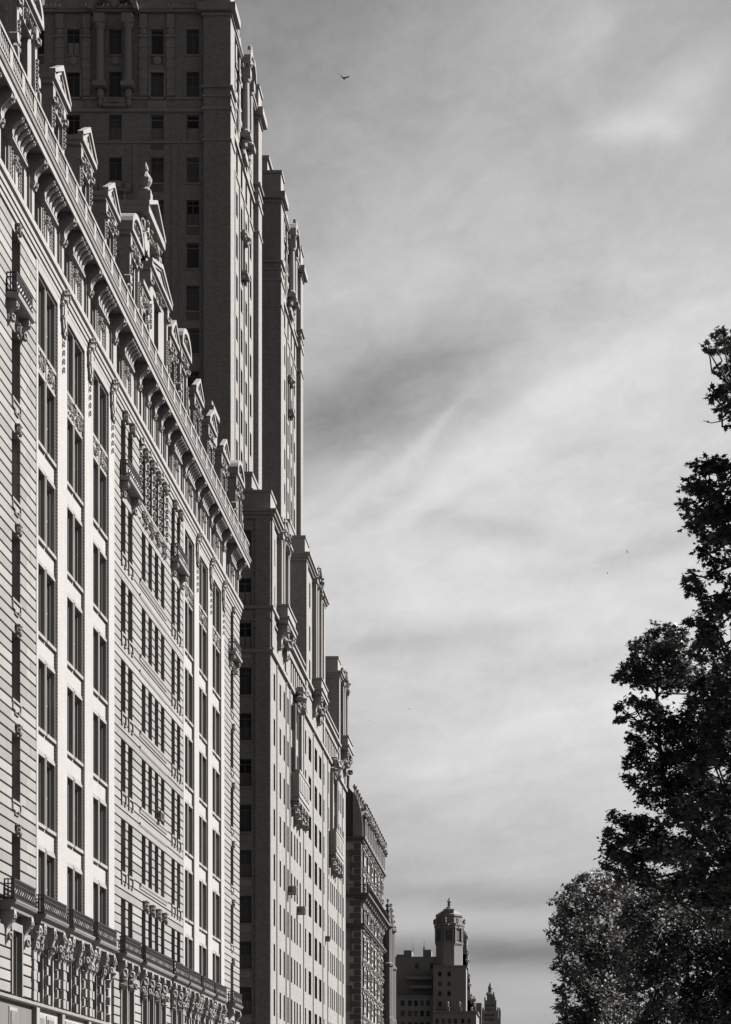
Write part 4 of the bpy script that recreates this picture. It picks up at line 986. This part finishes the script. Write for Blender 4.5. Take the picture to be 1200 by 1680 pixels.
for k in range(8):
    t = k * math.pi / 4; n_ = Vector((math.cos(t), math.sin(t), 0)); s_ = Vector((-n_.y, n_.x, 0)); b = MB()
    def P(u, d, z): q = Vector((ox, oy, 0)) + n_ * (rr * .98 + d) + s_ * u; return (q.x, q.y, z)
    def slab_(u0, u1, d, z0, z1, mi): b.add([P(u0, -.2, z0), P(u1, -.2, z0), P(u1, d, z0), P(u0, d, z0), P(u0, -.2, z1), P(u1, -.2, z1), P(u1, d, z1), P(u0, d, z1)], [(0, 1, 2, 3), (7, 6, 5, 4), (0, 4, 5, 1), (1, 5, 6, 2), (2, 6, 7, 3), (3, 7, 4, 0)], mi)
    za, zb = fz(1540), fz(1524)
    slab_(-1.1, 1.1, .12, za, zb, 1)
    for u in (-1.7, 1.2): slab_(u, u + .5, .5, za - .6, zb + .8, 0)
    slab_(-1.9, 1.9, .6, zb + .8, zb + 1.4, 0); slab_(-1.8, 1.8, .4, za - 1.2, za - .6, 0)
    b.lump(P(0, .3, zb + 1.7), (.7, .7, .6)); q = P(3.0, .0, fz(1508)); b.lump(q, (.5, .5, 1.2))
    sub('arched_window', b, ['far_brick', 'slate'], TW)
b = MB()
for px, pt in ((674, 1540), (692.5, 1536)): b.cyl((fx(px), YB + 14, fz(1556)), (fx(px), YB + 14, fz(pt)), .12, .05, 5)
b.lump((fx(692.5), YB + 14, fz(1550)), (.4, .4, .8)); part('antenna', b, 'iron', Bf)
for (pa, pb, py, pz) in ((757, 764.5, 1532, 1600), (758, 766, 1560, 1640), (766, 778, 1637, 1680)):
    b = MB(); b.box(fx(pa), fx(pb), oy + 3, oy + 10, fz(pz), fz(py)); b.box(fx(pa) - .1, fx(pb) + .35, oy + 2.7, oy + 10.3, fz(py), fz(py) + .5)
    for i in range(4): b.lump((fx(pb) - .2, oy + 2.9, fz(py + 4 + i * 11)), (.45, .4, .9))
    b.lump((fx((pa + pb) / 2), oy + 3.5, fz(py) + 1.3), (.5, .5, 1.3)); b.lump((fx(pb) - .3, oy + 3.5, fz(py) + .8), (.4, .4, .9)); part('turret', b, 'far_brick', Bf)
b = MB()
for (px, py, h) in ((767, 1560, 26), (770, 1600, 20), (774, 1640, 14)):
    b.box(fx(px) - 2, fx(px), YB + 12, YB + 18, fz(py + 60), fz(py)); b.lump((fx(px) - .4, YB + 12, fz(py) + .5), (.6, .6, 1.4)); b.lump((fx(px) - .2, YB + 11.8, fz(py + 12)), (.8, .8, .8))
part('buttress', b, 'far_brick', Bf)
# ================================================================== the last tower, far up the avenue
YE = 1400.0
Ef = thing('spired_tower_house', 'very distant stepped apartment tower with a small pointed spire', 'apartment building', ((805 - VX) * YE / F, YE, 0))
def ex(px): return (px - VX) * YE / F
def ez(py): return EYE + (VY - py) * YE / F
b = MB()
for (a, c, py, d0, d1) in ((795, 815, 1641, 0, 14), (799, 812, 1632, 2, 10), (782, 791, 1647, -10, 6), (791, 818, 1658, -2, 20), (815, 822, 1657, 4, 14), (760, 822, 1672, -4, 30)):
    b.box(ex(a), ex(c), YE + d0, YE + d1, 0, ez(py))
part('wall', b, 'far_brick', Ef)
b = MB(); b.lathe(ex(804.5), YE + 6, [(3.0, ez(1632)), (3.0, ez(1629)), (1.6, ez(1628)), (1.6, ez(1621)), (1.9, ez(1620)), (.1, ez(1610))], 8); part('spire', b, 'far_brick', Ef)
b = MB()
for px, py in ((796, 1638), (800, 1629), (812, 1637), (810, 1629), (793, 1655), (817, 1654), (820, 1655)): b.box(ex(px) - .5, ex(px) + .5, YE - .5, YE + .5, ez(py + 4), ez(py)); b.lump((ex(px), YE, ez(py)), (.6, .6, 1))
part('roof_finial', b, 'far_brick', Ef)
for px in (797, 801, 805, 809):
    for py in (1648, 1656, 1664, 1672):
        b = MB(); b.box(ex(px) - .6, ex(px) + .6, YE - 4.05, YE - 3.9 + 1.5, ez(py + 3), ez(py)) if py > 1671 else b.box(ex(px) - .6, ex(px) + .6, YE - 2.06, YE - 1.9, ez(py + 3), ez(py)) if py > 1657 else b.box(ex(px) - .6, ex(px) + .6, YE - .06, YE + .1, ez(py + 3), ez(py)); part('window', b, 'glass', Ef)
# ================================================================== trees of the park side
def at(px, py, Y): return Vector(((px - VX) * Y / F, Y, EYE + (VY - py) * Y / F))
def limb(m, pts, r0, r1, n=7):
    k = len(pts) - 1
    for i in range(k):
        m.cyl(pts[i], pts[i + 1], r0 + (r1 - r0) * i / k, r0 + (r1 - r0) * (i + 1) / k, n)
LOBES = [(0, 0), (.16, .22), (.46, .30), (.22, .46), (.30, .72), (.10, .66), (0, 1.0), (-.10, .66), (-.30, .72), (-.22, .46), (-.46, .30), (-.16, .22)]
SIMPLE = [(0, 0), (.3, .35), (.22, .7), (0, 1), (-.22, .7), (-.3, .35)]
def leaf_pts(rn, p, size, shape, droop):
    a = rn.uniform(0, 2 * math.pi); dn = rn.uniform(-1.2, .35) if rn.random() < droop else rn.uniform(-.7, .9)
    d = Vector((math.cos(a) * math.cos(dn), math.sin(a) * math.cos(dn), math.sin(dn)))
    s = d.cross(Vector((rn.uniform(-.5, .5), rn.uniform(-.5, .5), 1))).normalized(); nrm = s.cross(d)
    return [tuple(p + d * (y * size) + s * (x * size) + nrm * (-(abs(x)) * .35 * size)) for x, y in shape]
def tree(name, label, base, trunk_pts, r0, clumps, leaf, shape, dens, m_leaf, seed, singles=0, group=None, twig=True):
    rn = random.Random(seed); t = thing(name, label, 'tree', tuple(base), group)
    b = MB(); limb(b, trunk_pts, r0, r0 * .3, 9); br = MB(); nodes = [Vector(q) for q in trunk_pts[1:]]
    cands, V, Fc = [], [], []
    for (c, rad) in clumps:
        # a limb from the nearest lower point of the trunk or an earlier limb
        low = [q for q in nodes if q.z < c.z - rad * .2] or nodes[:1]
        q = min(low, key=lambda k: (k - c).length); mid = q.lerp(c, .5) + Vector((rn.uniform(-.2, .2), rn.uniform(-.2, .2), -.12 * (c - q).length))
        ln = (c - q).length; limb(br, [q, q.lerp(mid, .55) , mid, mid.lerp(c, .6), c], min(.08, .012 + .012 * ln), .014, 5); nodes += [mid, c]
        ends = []
        for i in range(max(5, int(rad * 9))):
            d = Vector((rn.gauss(0, 1), rn.gauss(0, 1), rn.gauss(0, .75))).normalized() * rad * rn.uniform(.45, 1.0); e = c + d
            if twig and rn.random() < .6: limb(br, [c + d * .1, c + d * .55 + Vector((0, 0, .05 * rad)), e], .012, .005, 3)
            ends.append(e)
        n = int(dens * rad * rad / (leaf * leaf))
        for i in range(n):
            e = rn.choice(ends); sp_ = rad * .22
            p = e + Vector((rn.gauss(0, sp_), rn.gauss(0, sp_), rn.gauss(0, sp_ * .8))); cands.append((p, leaf * rn.uniform(.6, 1.25)))
    part('trunk', b, 'bark', t); part('branches', br, 'bark', t)
    one = None
    if singles:
        def vis(k): return not (0 < VX + F * k[0].x / k[0].y < 1200)
        cands.sort(key=lambda k: (vis(k), k[0].y))
        m = MB(); m.add(leaf_pts(random.Random(1), Vector((0, 0, 0)), 1.0, shape, 1), [tuple(range(len(shape)))]); one = mesh_of('leaf', m, m_leaf, origin=(0, 0, 0))[0]
        for p, s in cands[:singles]:
            o = place('leaf', one, tuple(p), t); o.scale = (s, s, s); o.rotation_euler = (rn.uniform(-.6, .6), rn.uniform(-.6, .6), rn.uniform(0, 6.28))
        cands = cands[singles:]
    k = len(shape); org = Vector(base)
    for p, s in cands: V += [tuple(Vector(q) - org) for q in leaf_pts(rn, p, s, shape, .6)]
    me = bpy.data.meshes.new('foliage'); n = len(cands)
    me.vertices.add(n * k); me.vertices.foreach_set('co', [c for v in V for c in v])
    me.loops.add(n * k); me.loops.foreach_set('vertex_index', list(range(n * k)))
    me.polygons.add(n); me.polygons.foreach_set('loop_start', [i * k for i in range(n)]); me.polygons.foreach_set('loop_total', [k] * n)
    me.materials.append(MT[m_leaf]); me.update(calc_edges=True); me.validate()
    o = place('foliage', me, tuple(base), t); o['kind'] = 'stuff'
    return t
def clumps_px(lst, Y, spread, seed, layers=1):
    rn = random.Random(seed); out = []
    for x, y, r in lst:
        for l in range(layers):
            Yc = Y + rn.uniform(-spread, spread); out.append((at(x + (rn.uniform(-.5, .5) * r if l else 0), y + (rn.uniform(-.5, .5) * r if l else 0), Yc), r * Y / F))
    return out
# nearest tree: its crown enters the frame along the right edge
YA = 48.0
ca_ = [(1186, 556, 17), (1198, 580, 20), (1160, 571, 9), (1176, 570, 8), (1196, 610, 18), (1184, 604, 9), (1190, 645, 17), (1172, 650, 10), (1200, 664, 20), (1183, 672, 9), (1202, 700, 10),
    (1150, 770, 24), (1178, 764, 22), (1200, 775, 26), (1132, 795, 17), (1160, 800, 30), (1190, 810, 34), (1128, 830, 14), (1150, 838, 26), (1180, 850, 34), (1132, 862, 15), (1160, 878, 26), (1195, 890, 34), (1150, 905, 16), (1178, 925, 26),
    (1134, 948, 15), (1156, 965, 20), (1185, 975, 30), (1160, 990, 16), (1128, 962, 9), (1200, 1010, 34), (1170, 1020, 22), (1150, 1030, 16), (1128, 1022, 9), (1180, 1050, 30), (1150, 1055, 13), (1195, 1090, 34), (1160, 1085, 18),
    (1180, 1130, 30), (1150, 1150, 22), (1190, 1180, 32), (1160, 1210, 26), (1195, 1240, 34), (1150, 1260, 26), (1180, 1300, 32), (1140, 1310, 28), (1110, 1330, 26), (1195, 1360, 34), (1160, 1380, 32), (1120, 1400, 30), (1085, 1400, 22), (1190, 1430, 34), (1140, 1440, 28), (1185, 1500, 24)]
rx = random.Random(77)
ca_ += [(rx.uniform(1225, 1520), y + rx.uniform(-20, 20), rx.uniform(34, 58)) for y in range(560, 1500, 22)]
base = at(1330, 1880, YA); base.z = -.1
tr = [base, Vector((base.x - .1, YA, 3.2)), Vector((base.x - .25, YA + .3, 7)), Vector((base.x - .5, YA, 11)), Vector((base.x - .9, YA - .2, 14.5)), Vector((base.x - 1.2, YA, 18))]
maple = tree('maple_tree', 'tallest and nearest dark maple tree standing at the right edge', base, tr, .2, clumps_px(ca_, YA, 1.6, 1, 2), .175, LOBES, 24, 'leaf_dark', 21, 300, 'trees along the park')
tw = MB(); limb(tw, [at(1230, 668, YA), at(1203, 680, YA), at(1186, 690, YA), at(1168, 694, YA), at(1154, 690, YA)], .022, .007, 5); tw.lump(tuple(at(1162, 692, YA)), (.03, .03, .025)); tw.lump(tuple(at(1184, 688, YA)), (.025, .025, .02)); part('twig', tw, 'bark', maple)
# second tree, a little farther, with its trunk showing through the crown
YC = 60.0
cb_ = [(1085, 1046, 22), (1110, 1040, 18), (1060, 1062, 18), (1042, 1060, 10), (1100, 1066, 26), (1135, 1062, 16), (1040, 1085, 18), (1070, 1090, 30), (1110, 1092, 30), (1022, 1108, 13), (1045, 1112, 22), (1090, 1112, 26), (1130, 1112, 26), (1160, 1110, 26), (1190, 1120, 26), (1014, 1110, 8),
    (1038, 1152, 11), (1018, 1160, 9), (1014, 1180, 7), (1026, 1178, 7), (1060, 1160, 16), (1075, 1175, 20), (1050, 1190, 16), (1090, 1195, 26), (1120, 1190, 26), (1150, 1180, 26), (1180, 1170, 28), (1040, 1210, 11), (1060, 1222, 22), (1100, 1230, 30), (1140, 1230, 34), (1180, 1230, 34), (1045, 1245, 15), (1070, 1262, 22), (1030, 1252, 9), (1110, 1275, 34), (1150, 1280, 36),
    (1040, 1285, 14), (1060, 1305, 22), (1095, 1315, 32), (1140, 1325, 36), (1185, 1330, 36), (1010, 1340, 11), (1030, 1345, 18), (1060, 1350, 28), (1000, 1362, 12), (1020, 1375, 22), (1050, 1390, 30), (1090, 1390, 36), (1130, 1400, 36), (1000, 1395, 15), (992, 1420, 9), (1020, 1420, 24), (1060, 1430, 28), (1110, 1450, 32), (1150, 1460, 32), (1190, 1460, 34)]
cb_ += [(rx.uniform(1215, 1330), rx.uniform(1090, 1500), rx.uniform(34, 50)) for i in range(24)]
base = at(1300, 1880, YC); base.z = -.1
tr = [base, at(1290, 1700, YC), at(1250, 1540, YC + .3), at(1190, 1420, YC), at(1125, 1345, YC), at(1088, 1270, YC), at(1082, 1215, YC), at(1078, 1140, YC), at(1082, 1070, YC)]
tree('oak_tree', 'dark tree with open crown and trunk showing against the sky', base, tr, .12, clumps_px(cb_, YC, 1.5, 2, 3), .155, LOBES, 24, 'leaf_dark', 22, 0, 'trees along the park')
# farther paler trees low at the right
YD = 92.0
cd_ = [(962, 1445, 16), (990, 1442, 22), (940, 1458, 18), (1015, 1450, 24), (975, 1470, 32), (922, 1482, 16), (945, 1495, 28), (1010, 1490, 36), (915, 1508, 11), (930, 1522, 22), (965, 1525, 34), (1000, 1530, 38), (912, 1545, 10), (930, 1556, 20), (960, 1565, 34), (1000, 1575, 38), (918, 1585, 13), (938, 1598, 24), (975, 1608, 36), (920, 1622, 11), (940, 1635, 22), (985, 1648, 36), (920, 1652, 11), (945, 1668, 24), (930, 1690, 20), (980, 1690, 40), (1030, 1620, 40), (1030, 1680, 44), (1030, 1540, 36)]
base = at(1000, 1880, YD); base.z = -.1
tr = [base, Vector((base.x, YD, 4)), at(990, 1640, YD), at(985, 1560, YD), at(980, 1480, YD)]
tree('plane_tree', 'paler rounded tree lowest and farthest left of the trees', base, tr, .12, clumps_px(cd_, YD, 3.2, 3, 3), .2, SIMPLE, 17, 'leaf_pale', 23, 0, 'trees along the park')
YF = 78.0
ce_ = [(1060, 1480, 40), (1100, 1490, 46), (1150, 1500, 46), (1190, 1490, 40), (1050, 1530, 40), (1090, 1550, 46), (1140, 1560, 50), (1185, 1550, 46), (1060, 1590, 44), (1110, 1610, 50), (1160, 1620, 50), (1195, 1600, 40), (1070, 1650, 46), (1120, 1670, 50), (1170, 1680, 50), (1080, 1700, 44)]
ce_ += [(rx.uniform(1210, 1330), rx.uniform(1470, 1700), rx.uniform(40, 54)) for i in range(14)]
base = at(1120, 1880, YF); base.z = -.1
tr = [base, Vector((base.x, YF, 4)), at(1125, 1650, YF), at(1130, 1560, YF), at(1120, 1490, YF)]
tree('ash_tree', 'dense glinting tree low in the right corner beneath the dark maple', base, tr, .12, clumps_px(ce_, YF, 2.4, 4, 3), .18, SIMPLE, 17, 'leaf_pale', 24, 0, 'trees along the park')
# ================================================================== birds
def bird(px, py, Y, span, roll, yaw, label, lift=.35):
    p = at(px, py, Y); t = thing('bird', label, 'bird', tuple(p), 'birds in the sky'); b = MB(); s = span / 2; L_ = s * .42
    def W_(q): return q
    b.lathe(0, 0, [(.002, -L_ * .9), (.05 * span, -L_ * .4), (.065 * span, 0), (.05 * span, L_ * .5), (.03 * span, L_ * .8), (.002, L_ * 1.05)], 8)
    b.v = [(x, z, y) for x, y, z in b.v]
    tl = MB(); tl.add([(-.02 * span, -L_ * .7, .0), (.02 * span, -L_ * .7, 0), (.07 * span, -L_ * 1.35, 0), (-.07 * span, -L_ * 1.35, 0), (-.02 * span, -L_ * .7, .012 * span), (.02 * span, -L_ * .7, .012 * span), (.07 * span, -L_ * 1.35, .006 * span), (-.07 * span, -L_ * 1.35, .006 * span)],
        [(0, 3, 2, 1), (4, 5, 6, 7), (0, 1, 5, 4), (1, 2, 6, 5), (2, 3, 7, 6), (3, 0, 4, 7)])
    objs = [('body', b), ('tail', tl)]
    for sg, li in ((-1, lift), (1, lift * .2)):
        w = MB(); prof = [(0, .16, -.14, 0), (.35, .20, -.10, li * .5), (.7, .10, -.12, li * .8), (1, -.08, -.14, li)]
        vs = []
        for u_, f_, k_, z_ in prof:
            for (yy, th) in ((f_, 0), (k_, 0), (k_, .02), (f_, .03)): vs.append((sg * u_ * s, yy * s, z_ * s + th * s * (1 - u_ * .7)))
        fs = []
        for i in range(3):
            o = i * 4; fs += [(o + j, o + (j + 1) % 4, o + 4 + (j + 1) % 4, o + 4 + j) for j in range(4)]
        w.add(vs, fs + [(0, 3, 2, 1), (12, 13, 14, 15)]); objs.append(('wing', w))
    t.rotation_euler = (0, roll, yaw)
    for n_, mb in objs:
        me, _ = mesh_of(n_, mb, 'feather', n_ == 'body', origin=(0, 0, 0)); o = bpy.data.objects.new(n_, me); C.objects.link(o); o.parent = t
bird(564, 128, 110, .85, .18, -.5, 'dark gull soaring with raised wings high beside the towers', .6)
bird(1029, 905, 190, .42, 1.1, .6, 'small bird tilted steeply just left of the maple crown')
bird(997, 941, 200, .36, .15, 1.2, 'small pale bird below the steeply tilted one near the maple')
bird(671, 1163, 200, .52, 0, .2, 'small bird flying level over the middle of the street')
bird(606, 1182, 220, .3, 0, .9, 'tiny bird beside the roof of the tan house')
bird(709, 1417, 260, .3, 0, .4, 'tiny bird low above the distant octagonal tower')
